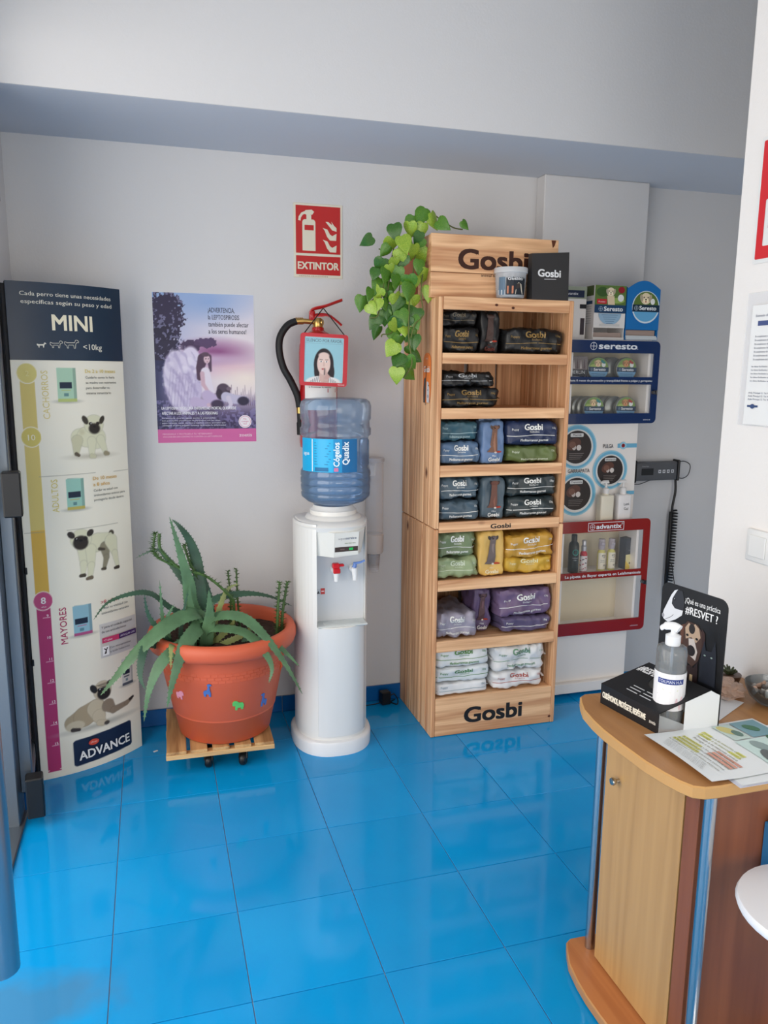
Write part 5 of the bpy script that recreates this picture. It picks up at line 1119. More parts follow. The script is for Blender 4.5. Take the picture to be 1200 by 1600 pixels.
def cross(A, x, z, r, col):
    A.ring(x, z, r, r*.12, col, 28); s_ = r*.30
    A.line([(x, z-r*.85), (x, z+r*.85)], r*.13, col).line([(x-r*.85, z), (x+r*.85, z)], r*.13, col)
A = Art(lambda x, z: fy); WH = (226, 230, 234)
cross(A, 1.834-CX, 1.616, .0165, WH); A.text('seresto', 1.860-CX, 1.605, .026, WH, .055, w=.188).text('.', 2.050-CX, 1.605, .016, WH, .03)
A.text('Hasta 8 meses de protección y tranquilidad frente a pulgas y garrapatas', 1.722-CX, 1.466, .0085, WH, .03, w=.413); A.text('seresto.es', 2.102-CX, 1.297, .006, WH, .03, w=.036); A.build('printed_lettering', fc)
A = Art(lambda x, z: fy); A.poly([(1.856-CX, .803), (2.040-CX, .803), (2.040-CX, .842), (1.856-CX, .842)], WH, [[(1.8585-CX, .8055), (2.0375-CX, .8055), (2.0375-CX, .8395), (1.8585-CX, .8395)]])
cross(A, 1.878-CX, .822, .0130, WH); A.text('advantix', 1.898-CX, .813, .020, WH, .05, w=.128).text('®', 2.026-CX, .828, .008, WH, 0)
A.text('La pipeta de Bayer experta en Leishmaniosis', 1.752-CX, .592, .0125, WH, .035, w=.390); A.text('advantix.es', 2.105-CX, .340, .005, WH, .02, w=.042); A.build('printed_lettering', fc)
A = Art(lambda x, z: 3.10-CY); CY1, CY2 = (110, 176, 206), (150, 202, 222)
def lens(x, z, r, cap):
    A.ell(x-CX, z, r*1.36, r*1.36, CY2, n=36).ell(x-CX, z, r*1.28, r*1.28, CY1, n=36).ell(x-CX, z-r*.03, r*1.12, r*1.12, (214, 216, 214), n=36)
    A.ell(x-CX, z, r, r, (46, 38, 36), n=36).ell(x-CX-.2*r, z+.18*r, r*.5, r*.34, (92, 58, 48), .4).ell(x-CX-.18*r, z-.02*r, r*.13, r*.16, (196, 186, 180)).ell(x-CX+.14*r, z-.03*r, r*.16, r*.17, (214, 206, 200)).ell(x-CX-.3*r, z+.15*r, r*.22, r*.2, (120, 84, 70))
    A.poly(rrect(x-CX-r*.46, x-CX+r*.42, z+r*.62, z+r*.84, .004), (216, 216, 214)).text(cap, x-CX, z+r*.67, r*.13, (40, 40, 44), .02, 'C')
    for k in range(4): A.line([(x-CX-r*.5, z-r*(.38+.11*k)), (x-CX+r*(.5-.08*k), z-r*(.38+.11*k))], .0014, (150, 140, 136))
lens(1.822, 1.175, .074, 'Muerde'); lens(1.830, .963, .074, 'Transmite')
A.rect(2.030-CX, 2.130-CX, 1.168, 1.187, CY1); lens(1.998, 1.068, .066, 'Infestación'); A.rect(2.075-CX, 2.131-CX, .952, .968, CY1)
A.text('PULGA', 1.955-CX, 1.168, .018, (60, 60, 64), .01, w=.052).text('GARRAPATA', 1.782-CX, 1.060, .017, (60, 60, 64), .01, w=.110); A.ell(2.058-CX, 1.178, .017, .017, CY2).ell(2.058-CX, 1.178, .009, .009, (150, 26, 34)).ell(2.058-CX, 1.180, .003, .003, (40, 12, 14)); A.build('printed_circles', fc)

def dogface(A, x, z, r, c1=(216, 190, 150), nose=(40, 32, 30)):
    A.ell(x, z, r, r*.95, c1).ell(x-r*.85, z+r*.1, r*.30, r*.60, tuple(int(v*.78) for v in c1), .2).ell(x+r*.85, z+r*.1, r*.30, r*.60, tuple(int(v*.78) for v in c1), -.2)
    A.ell(x, z-r*.30, r*.50, r*.42, tuple(min(255, int(v*1.12)) for v in c1)).ell(x, z-r*.15, r*.17, r*.13, nose).ell(x-r*.38, z+r*.2, r*.11, r*.12, nose).ell(x+r*.38, z+r*.2, r*.11, r*.12, nose).ell(x, z-r*.5, r*.16, r*.12, (170, 84, 76))
def collar_art(A, x0, x1, z0, z1, y=0):
    """the collar label: photo band, dark strip with the name, pale blue lower half"""
    w, h = x1-x0, z1-z0; A.rect(x0, x1, z0, z1, (232, 234, 234)); A.rect(x0+w*.02, x1-w*.02, z0+h*.58, z1-h*.02, (96, 128, 60)); A.ell(x0+w*.2, z0+h*.82, w*.18, h*.10, (140, 160, 84)).ell(x0+w*.8, z0+h*.70, w*.16, h*.09, (70, 104, 48))
    dogface(A, x0+w*.50, z0+h*.80, w*.15); A.rect(x0, x1, z0+h*.44, z0+h*.60, (22, 66, 104)); cross(A, x0+w*.20, z0+h*.52, w*.07, (170, 196, 214)); A.text('Seresto', x0+w*.32, z0+h*.482, h*.075, (236, 240, 242), .04, w=w*.56)
CG = 'round collar tins in the blue cabinet'
def tin(x, yv, z, label, red=False, detail=True):
    t = thing('collar_tin', label, 'tin', (x, yv, z), .0, CG); r = .0515
    b = MB(); b.lathe([(0, -.011), (r-.002, -.011), (r, -.009), (r, .009), (r-.002, .011), (0, .011)], 36, (0, 0, r+.0005), axis='Y'); b.build('tin_body', mat('tin_grey', (150, 152, 146), .3, .7), t)
    if detail:
        A = Art(lambda x_, z_: -.0112); A.ell(0, r, r*.94, r*.94, (116, 168, 206), n=32)
        A.poly([(math.cos(a)*r*.94, r+math.sin(a)*r*.94) for a in [PI*k/14 for k in range(15)]], (120, 150, 76)); A.ell(-.026, r+.010, .016, .010, (160, 180, 96))
        dogface(A, -.004, r+.024, .0165, (222, 194, 150) if not red else (196, 140, 90)); A.ell(.024, r+.018, .010, .010, (226, 230, 226)); 
        A.poly([(.012, r+.042), (.034, r+.028), (.026, r+.022), (.010, r+.030)], (176, 50, 44) if red else (40, 130, 130))
        A.poly([(-r*.97, r+.009), (r*.97, r+.007), (r*.97, r-.013), (-r*.97, r-.011)], (20, 52, 84)); cross(A, -.034, r-.002, .006, (150, 176, 196)); A.text('Seresto', -.024, r-.0075, .0115, (232, 236, 240), .045, w=.058)
        A.line([(-.034, r-.020), (.034, r-.022)], .002, (60, 100, 140)); A.build('printed_label', t)
    return t
zu, zl = 1.4685, 1.2975
tin(1.890, 3.078, zu, 'collar tin facing front at the middle of the upper shelf of the blue cabinet')
for k, yy in enumerate((3.130, 3.106)): tin(1.968-.012*k+.008, yy+.012, zu, 'grey tin edge behind the red marked tin on the upper shelf', True, False) if k == 0 else tin(1.984, 3.112, zu, 'second grey tin behind the red marked tin on the upper shelf', True, False)
tin(2.030, 3.076, zu, 'collar tin with red mark at the right of the upper shelf of the blue cabinet', True)
for k in range(3): tin(1.842+.012*k, 3.160-.024*k, zl, ('rearmost', 'second', 'third')[k]+' grey tin of the row behind the left front tin, lower shelf', False, False)
tin(1.878, 3.078, zl, 'collar tin facing front at the left of the lower shelf of the blue cabinet')
for k in range(3): tin(1.976+.014*k, 3.160-.024*k, zl, ('rearmost', 'second', 'third')[k]+' grey tin of the row behind the red marked tin, lower shelf', True, False)
tin(2.038, 3.076, zl, 'collar tin with red mark at the right of the lower shelf of the blue cabinet', True)
t = thing('product_box', 'grey and black cardboard box with white MERLIN lettering beside the collar tins', 'box', (1.782, 3.09, zu)); MB().box(-.047, .050, -.03, .05, 0, .105, bev=.001).build('box_body', mat('grey_carton', (120, 110, 108), .5), t)
A = Art(lambda x, z: -.0302); A.rect(-.046, .049, .001, .048, (36, 38, 44)).text('MERLIN', -.034, .030, .014, (210, 212, 214), .0, w=.070)
for k in range(5): A.poly([(-.04+.017*k, .052), (-.036+.017*k, .096-.006*(k % 2)), (-.030+.017*k, .052)], (196, 186, 182) if k % 2 else (88, 70, 74))
A.line([(-.040, .020), (.03, .016)], .0015, (190, 190, 190)).ell(.038, .010, .010, .008, (200, 204, 206)); A.build('printed_label', t)
b = MB().box(-.045, .045, -.03, .05, 0, .014, bev=.001); setp(b.build('white_carton', PAPER, None, (1.792, 3.10, zl)), 'low white carton lying at the left of the lower blue cabinet shelf', 'box')

# products in the red cabinet
def bottle(name, label, x, yv, z, r, h, col, capcol, caph, neck=.45, cat='bottle'):
    t = thing(name, label, cat, (x, yv, z)); b = MB(); hb = h-caph
    b.lathe([(0, 0), (r*.92, 0), (r, r*.1), (r, hb*.84), (r*.85, hb*.93), (r*neck, hb), (r*neck, hb+.004), (0, hb+.004)], 28); b.build('bottle_body', mat('bottle_%d_%d_%d' % col, col, .3), t)
    return t, hb
z6 = .6005
t, hb = bottle('shampoo_bottle', 'black shampoo bottle with teal round emblem at the left of the red cabinet', 1.829, 3.09, z6, .024, .178, (20, 34, 32), None, .030)
b = MB(); b.lathe([(.013, hb), (.013, .176), (.011, .178), (0, .178)], 20); b.build('cap', mat('dark_cap', (18, 24, 24), .35), t)
A = CylArt(); A.ell(0, .098, .014, .014, (40, 160, 140)).ell(.002, .098, .007, .009, (20, 60, 56)).text('shampoo', 0, .070, .005, (200, 206, 206), .02, 'C').text('negro', 0, .060, .005, (200, 206, 206), .0, 'C')
for k in range(5): A.line([(-.012, .052-.006*k), (.012, .052-.006*k)], .0012, (120, 130, 130))
A.bend('printed_label', t, .0242, -PI/2-.15)
t, hb = bottle('spray_bottle', 'red and white leafy spray bottle next to the black shampoo bottle', 1.878, 3.085, z6, .0165, .150, (190, 40, 56), None, .050)
b = MB(); b.lathe([(.012, hb), (.0125, hb+.022), (.009, hb+.025), (.010, .148), (.008, .150), (0, .150)], 20); b.build('cap', mat('silver_cap', (190, 190, 194), .3, .5), t)
A = CylArt(); A.rect(-.024, .024, .006, .078, (226, 220, 218), nx=6)
for k in range(14): A.ell(-.020+.0125*(k % 4), .012+.0055*k, .0055, .0025, (160, 30, 50) if k % 3 else (60, 40, 50), .8*(k % 2)-.3)
A.bend('printed_label', t, .0167, -PI/2-.15)
for k, (x, lab) in enumerate(((1.972, 'yellow spray bottle with black paw print, left of the pair in the red cabinet'), (2.024, 'yellow spray bottle with black paw print, right of the pair in the red cabinet'))):
    t, hb = bottle('spray_bottle', lab, x, 3.088, z6, .0185, .150, (214, 206, 120), None, .050); t['group'] = 'yellow paw print sprays'
    b = MB(); b.lathe([(.010, hb), (.011, hb+.016), (.008, hb+.02)], 18).box(-.010, .010, -.018, .010, hb+.020, hb+.036, bev=.003).lathe([(.013, hb+.0), (.0155, hb+.010), (.0145, .149), (0, .150)], 18); b.build('spray_cap', mat('clear_mauve_cap', (206, 196, 204), .15, alpha=.6), t)
    A = CylArt(); A.rect(-.020, .024, .010, .086, (232, 226, 206), nx=6).ell(.004, .070, .011, .011, (224, 164, 60)).ell(.004, .067, .005, .004, (40, 34, 30)).ell(-.002, .074, .002, .003, (40, 34, 30)).ell(.004, .076, .002, .003, (40, 34, 30)).ell(.010, .074, .002, .003, (40, 34, 30))
    A.text('spray', 0, .050, .006, (60, 60, 60), .02, 'C').text('perros', 0, .042, .005, (60, 60, 60), .02, 'C').ell(.008, .028, .006, .0035, (60, 56, 54)); A.bend('printed_label', t, .0187, -PI/2-.15)
t = thing('product_box', 'dark grey over yellow product carton at the right of the red cabinet', 'box', (2.118, 3.10, z6), .28); MB().box(-.034, .034, -.02, .02, 0, .148, bev=.001).build('box_body', mat('charcoal_carton', (60, 64, 72), .5), t)
A = Art(lambda x, z: -.0202); A.rect(-.0335, .0335, .0005, .070, (222, 214, 160)).poly([(-.0335, .0005), (-.0335, .045), (-.010, .02), (.0, .0005)], (226, 198, 80)).ell(.012, .026, .006, .005, (50, 48, 50)).ell(-.004, .028, .006, .005, (50, 48, 50))
for k in range(4): A.line([(-.010, .130-.009*k), (.026, .130-.009*k)], .002, (176, 180, 186))
A.text('repel', -.018, .088, .007, (190, 194, 198), .02); A.build('printed_label', t)

# soap pump bottles on the ledge above the red door
for k, (x, lab, tx) in enumerate(((1.962, 'cream pump bottle, plain, on the ledge above the red door', None), (2.052, 'white pump bottle with handwriting on the ledge above the red door', ('Lumi', 'Gel')))):
    t = thing('pump_bottle', lab, 'pump bottle', (x, 3.066, .8385)); t['group'] = 'pump bottles on the cabinet ledge'
    b = MB(); b.box(-.034, .034, -.022, .022, 0, .122, bev=.008, seg=3).lathe([(.016, .121), (.0135, .130), (0, .13)], 20); b.build('bottle_body', mat('pump_cream' if not k else 'pump_white', (224, 216, 196) if not k else (228, 224, 222), .35), t)
    b = MB(); b.lathe([(.0145, .128), (.0145, .150), (.008, .154), (.0055, .156), (.0055, .176), (0, .178)], 20).tube([(.012, 0, .180), (-.012, 0, .181), (-.030, 0, .176)], [.009, .008, .005], 12, flat=.5); b.build('pump', mat('pump_white_plastic', (222, 220, 218), .35), t)
    if tx: A = Art(lambda x, z: -.0222); A.text(tx[0], -.006, .072, .012, (40, 40, 44), .0, w=.026, rot=.08).text(tx[1], -.006, .052, .012, (40, 40, 44), .0, w=.022, rot=-.1); A.build('handwriting', t)

# dispensers standing on top
z0 = 1.6455
t = thing('dispenser_box', 'bright blue display dispenser with arched top and round puppy picture', 'display box', (2.088, 3.09, z0)); M_BB = mat('bright_blue_card', (16, 112, 182), .35, coat=.2)
arch = [(-.083, .045), (.083, .045), (.083, .218)]+[(.083-.166*k/12, .218+.036*math.sin(PI*k/12)) for k in range(1, 12)]+[(-.083, .218)]
MB().plate([arch], -.035, -.032).build('front_card', M_BB, t)
b = MB(); b.box(-.083, -.080, -.032, .088, 0, .225).box(.080, .083, -.032, .088, 0, .218).box(-.080, .080, .085, .088, 0, .235).box(-.080, .080, -.032, .085, 0, .004); b.build('side_card', M_BB, t)
b = MB(); b.box(-.078, .078, -.036, -.033, .002, .014).box(-.078, .078, -.030, .05, .005, .020); b.build('tray_lip', mat('pale_blue_card', (214, 222, 226), .4), t); MB().box(-.075, .075, -.020, .06, .021, .044).build('packets', mat('taupe_card', (170, 150, 140), .5), t)
A = Art(lambda x, z: -.0352); A.ell(.012, .142, .069, .069, (214, 226, 234), n=36).ell(.012, .144, .064, .064, (100, 170, 214), n=36).poly([(.012+.064*math.cos(a), .144+.064*math.sin(a)) for a in [PI*k/16 for k in range(17)]], (92, 118, 52)); dogface(A, .010, .178, .026, (232, 214, 180)); A.ell(.045, .166, .011, .013, (236, 236, 232))
A.rect(-.055, .080, .122, .152, (16, 44, 66)); cross(A, -.036, .137, .010, (190, 206, 214)); A.text('Seresto', -.020, .130, .017, (236, 240, 242), .045, w=.084); A.build('printed_picture', t)
t = thing('dispenser_box', 'white and green product display box with a puppy left of the blue dispenser', 'display box', (1.922, 3.085, z0)); b = MB(); b.box(-.077, .077, -.030, -.027, .050, .228).box(-.077, -.074, -.027, .10, 0, .228).box(.074, .077, -.027, .10, 0, .228).box(-.074, .074, .097, .10, 0, .228).box(-.074, .074, -.027, .097, 0, .004).box(-.077, .077, -.030, -.027, 0, .010); b.build('box_body', mat('white_carton', (228, 224, 220), .4), t); MB().box(-.068, .068, -.018, .08, .005, .030).build('packets', mat('taupe_card', (170, 150, 140), .5), t)
A = Art(lambda x, z: -.0303); A.rect(-.0765, .0765, .146, .2275, (92, 120, 56)).ell(-.04, .20, .03, .02, (60, 92, 40)).ell(.03, .165, .04, .012, (150, 176, 90)); dogface(A, .0, .200, .020, (236, 220, 190)); A.poly([(-.018, .184), (.018, .184), (.022, .147), (-.012, .147)], (228, 206, 170)); A.rect(-.066, -.018, .150, .170, (196, 40, 50)).text('8 meses', -.042, .156, .007, (240, 230, 230), .03, 'C'); A.ell(.052, .210, .016, .014, (150, 26, 40)).ell(.050, .176, .015, .015, (232, 232, 226))
A.rect(-.0765, .0765, .112, .146, (18, 60, 98)); cross(A, -.046, .129, .010, (180, 200, 214)); A.text('Seresto', -.030, .121, .018, (236, 240, 242), .045, w=.092); A.poly([(-.056, .110)]+[(-.056*math.cos(PI*k/10), .110-.048*math.sin(PI*k/10)) for k in range(1, 10)]+[(.056, .110)], (150, 182, 206))
for k in range(5): A.line([(-.04+.006*k, .104-.009*k), (.04-.006*k, .104-.009*k)], .0016, (80, 110, 140))
A.rect(-.05, .05, .056, .066, (206, 204, 200)); A.build('printed_picture', t)
A = Art(lambda x, z: 0); A.rect(-.09, .028, .185, .227, (80, 96, 52)).rect(-.08, .02, .150, .164, (40, 70, 104)); [A.line([(-.08, .140-.010*k), (.015, .140-.010*k)], .0014, (150, 150, 150)) for k in range(8)]; o = A.build('printed_side', t, (-.0766, 0.006, 0), (0, 0, -PI/2)); 
t = thing('product_box', 'narrow white carton with navy label behind the paper bag', 'box', (1.765, 3.13, z0)); MB().box(-.062, .062, -.04, .04, 0, .222, bev=.001).build('box_body', mat('white_carton', (228, 224, 220), .4), t)
A = Art(lambda x, z: -.0402); A.rect(-.0615, .0615, .170, .2215, (150, 158, 140)).rect(-.056, .050, .176, .206, (24, 36, 66)).text('advantix', -.05, .186, .012, (214, 216, 220), .02, w=.07).rect(.030, .0615, .130, .148, (30, 30, 34)).rect(.036, .056, .02, .09, (60, 50, 56)); A.build('printed_label', t)
t = thing('leaflet_box', 'beige cardboard box peeking out at the right of the blue dispenser', 'box', (2.205, 3.155, 1.685), -.35); MB().box(-.020, .020, -.03, .03, 0, .165, bev=.001).build('box_body', mat('beige_carton', (176, 160, 140), .6), t); A = Art(lambda x, z: -.0302); A.rect(-.012, .014, .02, .14, (206, 196, 184)); A.line([(-.004, .03), (.0, .13)], .003, (110, 90, 70)); A.build('printed_label', t)
Q('side_bracket', 2.133, 2.195, 3.12, 3.18, 1.672, 1.684, M_CABW, .001)

# ------------------------------------------------------------------ wall mounted diagnostic unit in the alcove with coiled cable
t = thing('wall_instrument', 'dark grey wall mounted instrument with small display, four buttons and a coiled cable', 'instrument', (2.35, YB, .988))
M_IG = mat('instrument_grey', (86, 88, 92), .4)
MB().box(-.120, .112, -.048, -.002, .002, .092, bev=.006, seg=2).build('case', M_IG, t); MB().box(-.134, -.1205, -.056, -.002, -.006, .102, bev=.004).build('end_cap', BLACKP, t); MB().box(.1125, .124, -.054, -.002, -.002, .100, bev=.004).build('end_cap', BLACKP, t)
A = Art(lambda x, z: -.0482); A.rect(-.092, -.025, .030, .062, (36, 38, 40)); [A.rect(.003+.024*k, .018+.024*k, .038, .054, (200, 202, 206)).rect(.007+.024*k, .014+.024*k, .043, .049, (70, 72, 76)) for k in range(4)]; A.text('PowerScan', -.09, .070, .006, (180, 184, 188), 0); A.build('display_and_buttons', t)
b = MB(); b.tube(smooth_path([(.118, -.03, .086), (.16, -.03, .090), (.196, -.03, .070), (.190, -.03, .025), (.16, -.03, .006), (.122, -.03, .012)], 6), .0022, 6).tube(smooth_path([(-.13, -.03, -.012), (-.09, -.03, -.016), (-.04, -.03, -.002), (-.02, -.03, .004)], 6), .002, 6); b.build('cable', BLACKP, t)
b = MB(); pts = [Vector((.118, -.03, .0)), Vector((.122, -.03, -.06)), Vector((.112, -.03, -.13)), Vector((.112, -.03, -.17))]
b.tube(smooth_path(pts, 5), .006, 8); hel = []
for k in range(24*9): hel.append((.126+.014*math.cos(2*PI*k/9), -.030+.014*math.sin(2*PI*k/9), -.155-.36*k/(24*9)))
b.tube(hel, .0046, 6); b.box(.100, .114, -.038, -.02, -.60, -.16, bev=.003); b.tube(smooth_path([(.13, -.03, -.42), (.15, -.03, -.50), (.165, -.03, -.58), (.15, -.03, -.63)], 5), .0022, 6); b.build('coiled_cable', BLACKP, t)

# power adaptor on the floor
t = thing('power_adaptor', 'black plug in power adaptor on the floor between cooler and shelf', 'adaptor', (.975, 3.228, 0), .15)
MB().box(-.022, .022, -.02, .02, .001, .062, bev=.004).build('case', BLACKP, t); b = MB(); b.tube(smooth_path([(.02, 0, .03), (.04, -.01, .045), (.055, -.02, .02), (.045, -.035, .004), (.03, .0, .004), (.06, .02, .003)], 5), .0028, 6).tube(smooth_path([(-.022, 0, .01), (-.06, .01, .003), (-.14, .02, .003)], 5), .0025, 6); b.build('cable', BLACKP, t)

# ------------------------------------------------------------------ reception counter
M_TOP = wood('counter_top_laminate', (170, 118, 70), (186, 134, 82), 'Y', .38, .8, False); M_DOOR = wood('counter_door_laminate', (172, 132, 82), (188, 147, 94), 'Z', .45, .7, False); M_DK = wood('counter_dark_laminate', (118, 66, 42), (134, 78, 50), 'Z', .45, .7, False); M_EDGE = mat('counter_edge_band', (196, 150, 92), .35)
cn = thing('reception_counter', 'small reception counter with curved beech top, light door and round steel legs', 'counter', (1.2, 1.38, 0)); KX, KY = 1.2, 1.38
otl = [(1.468, 1.612), (1.062, 1.612), (1.004, 1.614), (.988, 1.604), (.974, 1.577), (.957, 1.536), (.947, 1.479), (.943, 1.430), (.943, 1.371), (.948, 1.275), (.957, 1.224), (.966, 1.190), (.978, 1.166), (.998, 1.155), (1.03, 1.152), (1.468, 1.152)]
def slabp(name, pts, z0, z1, ma, me_):
    b = MB(); q = [(x-KX, y-KY) for x, y in pts]; n = len(q); tr_ = tessellate_polygon([[Vector((x, y, 0)) for x, y in q]]); cx_, cy_ = .06, 0
    qi = [(x+(cx_-x)*.010, y+(cy_-y)*.010) for x, y in q]
    vs = [(x, y, z0+.003) for x, y in q]+[(x, y, z1-.003) for x, y in q]+[(x, y, z0) for x, y in qi]+[(x, y, z1) for x, y in qi]
    b.add(vs, [(k, (k+1) % n, (k+1) % n+n, k+n) for k in range(n)]+[(k, (k+1) % n, (k+1) % n+2*n, k+2*n) for k in range(n)]+[(k+n, (k+1) % n+n, (k+1) % n+3*n, k+3*n) for k in range(n)], 1, False)
    b.add(vs, [tuple(i+2*n for i in t_) for t_ in tr_]+[tuple(i+3*n for i in t_) for t_ in tr_], 0); return b.build(name, [ma, me_], cn)
slabp('counter_top', otl, .688, .715, M_TOP, M_EDGE); slabp('base_plate', otl, .004, .030, wood('base_laminate', (176, 108, 62), (190, 122, 72), 'Y', .4, .8, False), M_TOP)
def K(name, x0, x1, y0, y1, z0, z1, m, bev=.001): return MB().box(x0-KX, x1-KX, y0-KY, y1-KY, z0, z1, bev=bev).build(name, m, cn)
K('front_panel', 1.046, 1.466, 1.205, 1.223, .0305, .6875, M_DK); K('back_panel', 1.046, 1.466, 1.530, 1.548, .0305, .6875, M_DK); K('side_panel', 1.046, 1.062, 1.2235, 1.5295, .0305, .6875, M_DK); K('corner_post', 1.030, 1.0455, 1.206, 1.247, .0305, .6875, M_DK, .002)
dd = K('door', 1.028, 1.045, 1.2505, 1.536, .034, .684, M_DOOR, .0025)
b = MB(); b.lathe([(.0, -.022), (.008, -.021), (.010, -.017), (.008, -.012), (.004, -.008), (.005, 0)], 18, (1.028-KX, 1.478-KY, .552), axis='X'); b.build('knob', mat('satin_nickel', (190, 184, 174), .3, 1.0), dd)
for x, y_ in ((1.038, 1.573), (1.040, 1.186)):
    b = MB(); b.lathe([(.0125, .0305), (.0125, .6875)], 28, (x-KX, y_-KY, 0)); b.build('leg', mat('polished_steel', (186, 188, 190), .26, 1.0), cn)

# things on the counter
ZT = .7153
st = thing('counter_display', 'black folded card counter stand with dogs and RESVET question holding the hand gel', 'display stand', (1.016, 1.558, ZT), math.radians(-80.5))
SK = .23
def sk(x, y, z): return (x+SK*y, y, z)
WD, M_BC = .1876, mat('black_satin_card', (26, 27, 30), .4, spec=.4); M_WC = mat('white_inner_card', (222, 226, 228), .6)
def quad(b, pts, th=(0, 0, 0), m=0): n = len(b.V); b.add([sk(*p) for p in pts], [tuple(range(len(pts)))], m)
hole = circ(WD*.52, .090, .036, 26)
F_, A_, B_ = .050, .122, .146
zt = lambda y: F_+(.093-F_)*y/A_
b = MB(); top = [(0, 0), (WD, 0), (WD, A_), (0, A_)]; lp = [[Vector((x, y, 0)) for x, y in top], [Vector((x, y, 0)) for x, y in hole]]; allp = top+hole; n_ = len(allp)
b.add([sk(x, y, zt(y)) for x, y in allp]+[sk(x, y, zt(y)-.0015) for x, y in allp], [tuple(t_) for t_ in tessellate_polygon(lp)]+[tuple(i+n_ for i in t_) for t_ in tessellate_polygon(lp)]+[(4+k, 4+(k+1) % 26, 4+(k+1) % 26+n_, 4+k+n_) for k in range(26)])
quad(b, [(0, 0, 0), (WD, 0, 0), (WD, 0, F_), (0, 0, F_)]); quad(b, [(0, A_, .093), (WD, A_, .093), (WD, B_, .080), (0, B_, .080)])
b.build('platform', M_BC, st)
b = MB(); quad(b, [(0, 0, 0), (0, A_*.38, 0), (0, A_, .040), (0, B_, .0), (0, B_, .080), (0, A_, .0925), (0, 0, F_-.0005)]); quad(b, [(0, .001, F_-.002), (WD, .001, F_-.002), (WD, .001, 0), (0, .001, 0)])
quad(b, [(WD*.999, A_*.50, 0), (WD*.999, B_-.001, 0), (WD*.999, B_-.001, .079), (WD*.999, A_, .092), (WD*.999, A_*.50, .070)]); quad(b, [(0, B_-.0015, 0), (WD, B_-.0015, 0), (WD, B_-.0015, .08), (0, B_-.0015, .08)]); b.build('inner_card', M_WC, st)
b = MB(); quad(b, [(WD, .001, 0), (WD, A_*.5, 0.0), (WD, A_*.5, .018), (WD, .001, .045)]); b.build('side_flap', mat('clear_flap', (225, 230, 232), .2, alpha=.35), st)
UW0, UW1 = -.004, WD; up_ = rrect(UW0, UW1, 0, .297, .022, 6, (0, 0, 1, 1))
b = MB(); b.plate([up_], B_, B_+.002, fr=lambda x, z, y: sk(x, y, z)); b.build('upright_card', M_BC, st)
A = Art(lambda x, z: 0); A.para(['¿Qué es una práctica'], .069, .263, .013, .02, (226, 226, 226), .015, w=[.100]).text('#RESVET ?', .072, .2375, .0185, (236, 236, 236), .028, w=.092)
# border collie head at left, hound in the middle, black cat at right
A.poly([(.045, .287), (.060, .286), (.068, .262), (.066, .240), (.045, .236), (.030, .250), (.031, .265)], (46, 48, 54)).poly([(.004, .213), (.008, .206), (.022, .201), (.045, .214), (.063, .229), (.065, .241), (.052, .240), (.040, .240), (.030, .249), (.031, .262), (.041, .280), (.046, .2875), (.036, .283), (.027, .270), (.007, .227)], (216, 218, 222)).ell(.006, .214, .004, .005, (150, 150, 158)).ell(.038, .262, .004, .003, (16, 16, 18)).ell(.0375, .2628, .001, .001, (200, 200, 206)).line([(.014, .206), (.030, .216), (.038, .224)], .0014, (120, 120, 126))
n0_ = len(A.V)
A.poly([(.070, .190), (.082, .205), (.112, .204), (.128, .186), (.128, .150), (.120, .120), (.104, .100), (.084, .110), (.070, .150)], (74, 52, 44)).poly([(.076, .188), (.086, .202), (.096, .196), (.104, .204), (.116, .196), (.122, .176), (.110, .160), (.096, .170), (.080, .162)], (186, 160, 136)).poly([(.088, .165), (.104, .168), (.116, .140), (.112, .118), (.094, .126)], (206, 196, 190)).ell(.098, .138, .012, .013, (30, 22, 24)).ell(.096, .190, .009, .012, (40, 34, 34)).ell(.084, .172, .004, .003, (24, 18, 18)).ell(.112, .170, .004, .003, (24, 18, 18)).poly([(.064, .190), (.074, .196), (.072, .150), (.062, .130)], (96, 60, 46)).poly([(.124, .198), (.134, .190), (.136, .158), (.128, .150)], (60, 38, 34))
A.poly([(.066, .120), (.082, .104), (.110, .100), (.120, .118), (.124, .040), (.096, .030), (.070, .036)], (44, 28, 30)).poly([(.100, .082), (.108, .082), (.108, .036), (.098, .036)], (206, 180, 140))
n1_ = len(A.V)
A.poly([(.128, .120), (.134, .150), (.140, .128), (.156, .130), (.164, .156), (.170, .120), (.172, .05), (.126, .05)], (38, 42, 52)).ell(.138, .116, .003, .0018, (150, 170, 160)).ell(.157, .116, .003, .0018, (150, 170, 160))
A.V = [sk(v[0], v[1]+B_, v[2]+(.016 if i >= n0_ else 0)+(.024 if i >= n1_ else 0)) for i, v in enumerate(A.V)]; A.build('printed_animals', st)
A = Art(lambda x, z: 0)   # lettering on the sloping platform: u along x, v up the slope
A.text('#RESPET', .006, .086, .019, (232, 232, 232), .045, w=.062)
for r_ in range(2):
    for k in range(3): A.rect(.060+.042*r_, .094+.042*r_, .018+.009*k, .0205+.009*k, (190, 192, 194))
A.V = [sk(v[0], v[2], zt(v[2])-v[1]) for v in A.V]; A.build('printed_lettering', st)
A = Art(lambda x, z: 0); A.text('CUIDÉMONOS, PROTÉGETE, RESPÉTAME', .008, .018, .014, (232, 228, 214), .05, w=.140).text('zoetis', .160, .018, .008, (210, 206, 196), .03, w=.019); A.V = [sk(*v) for v in A.V]; A.build('printed_lettering', st)

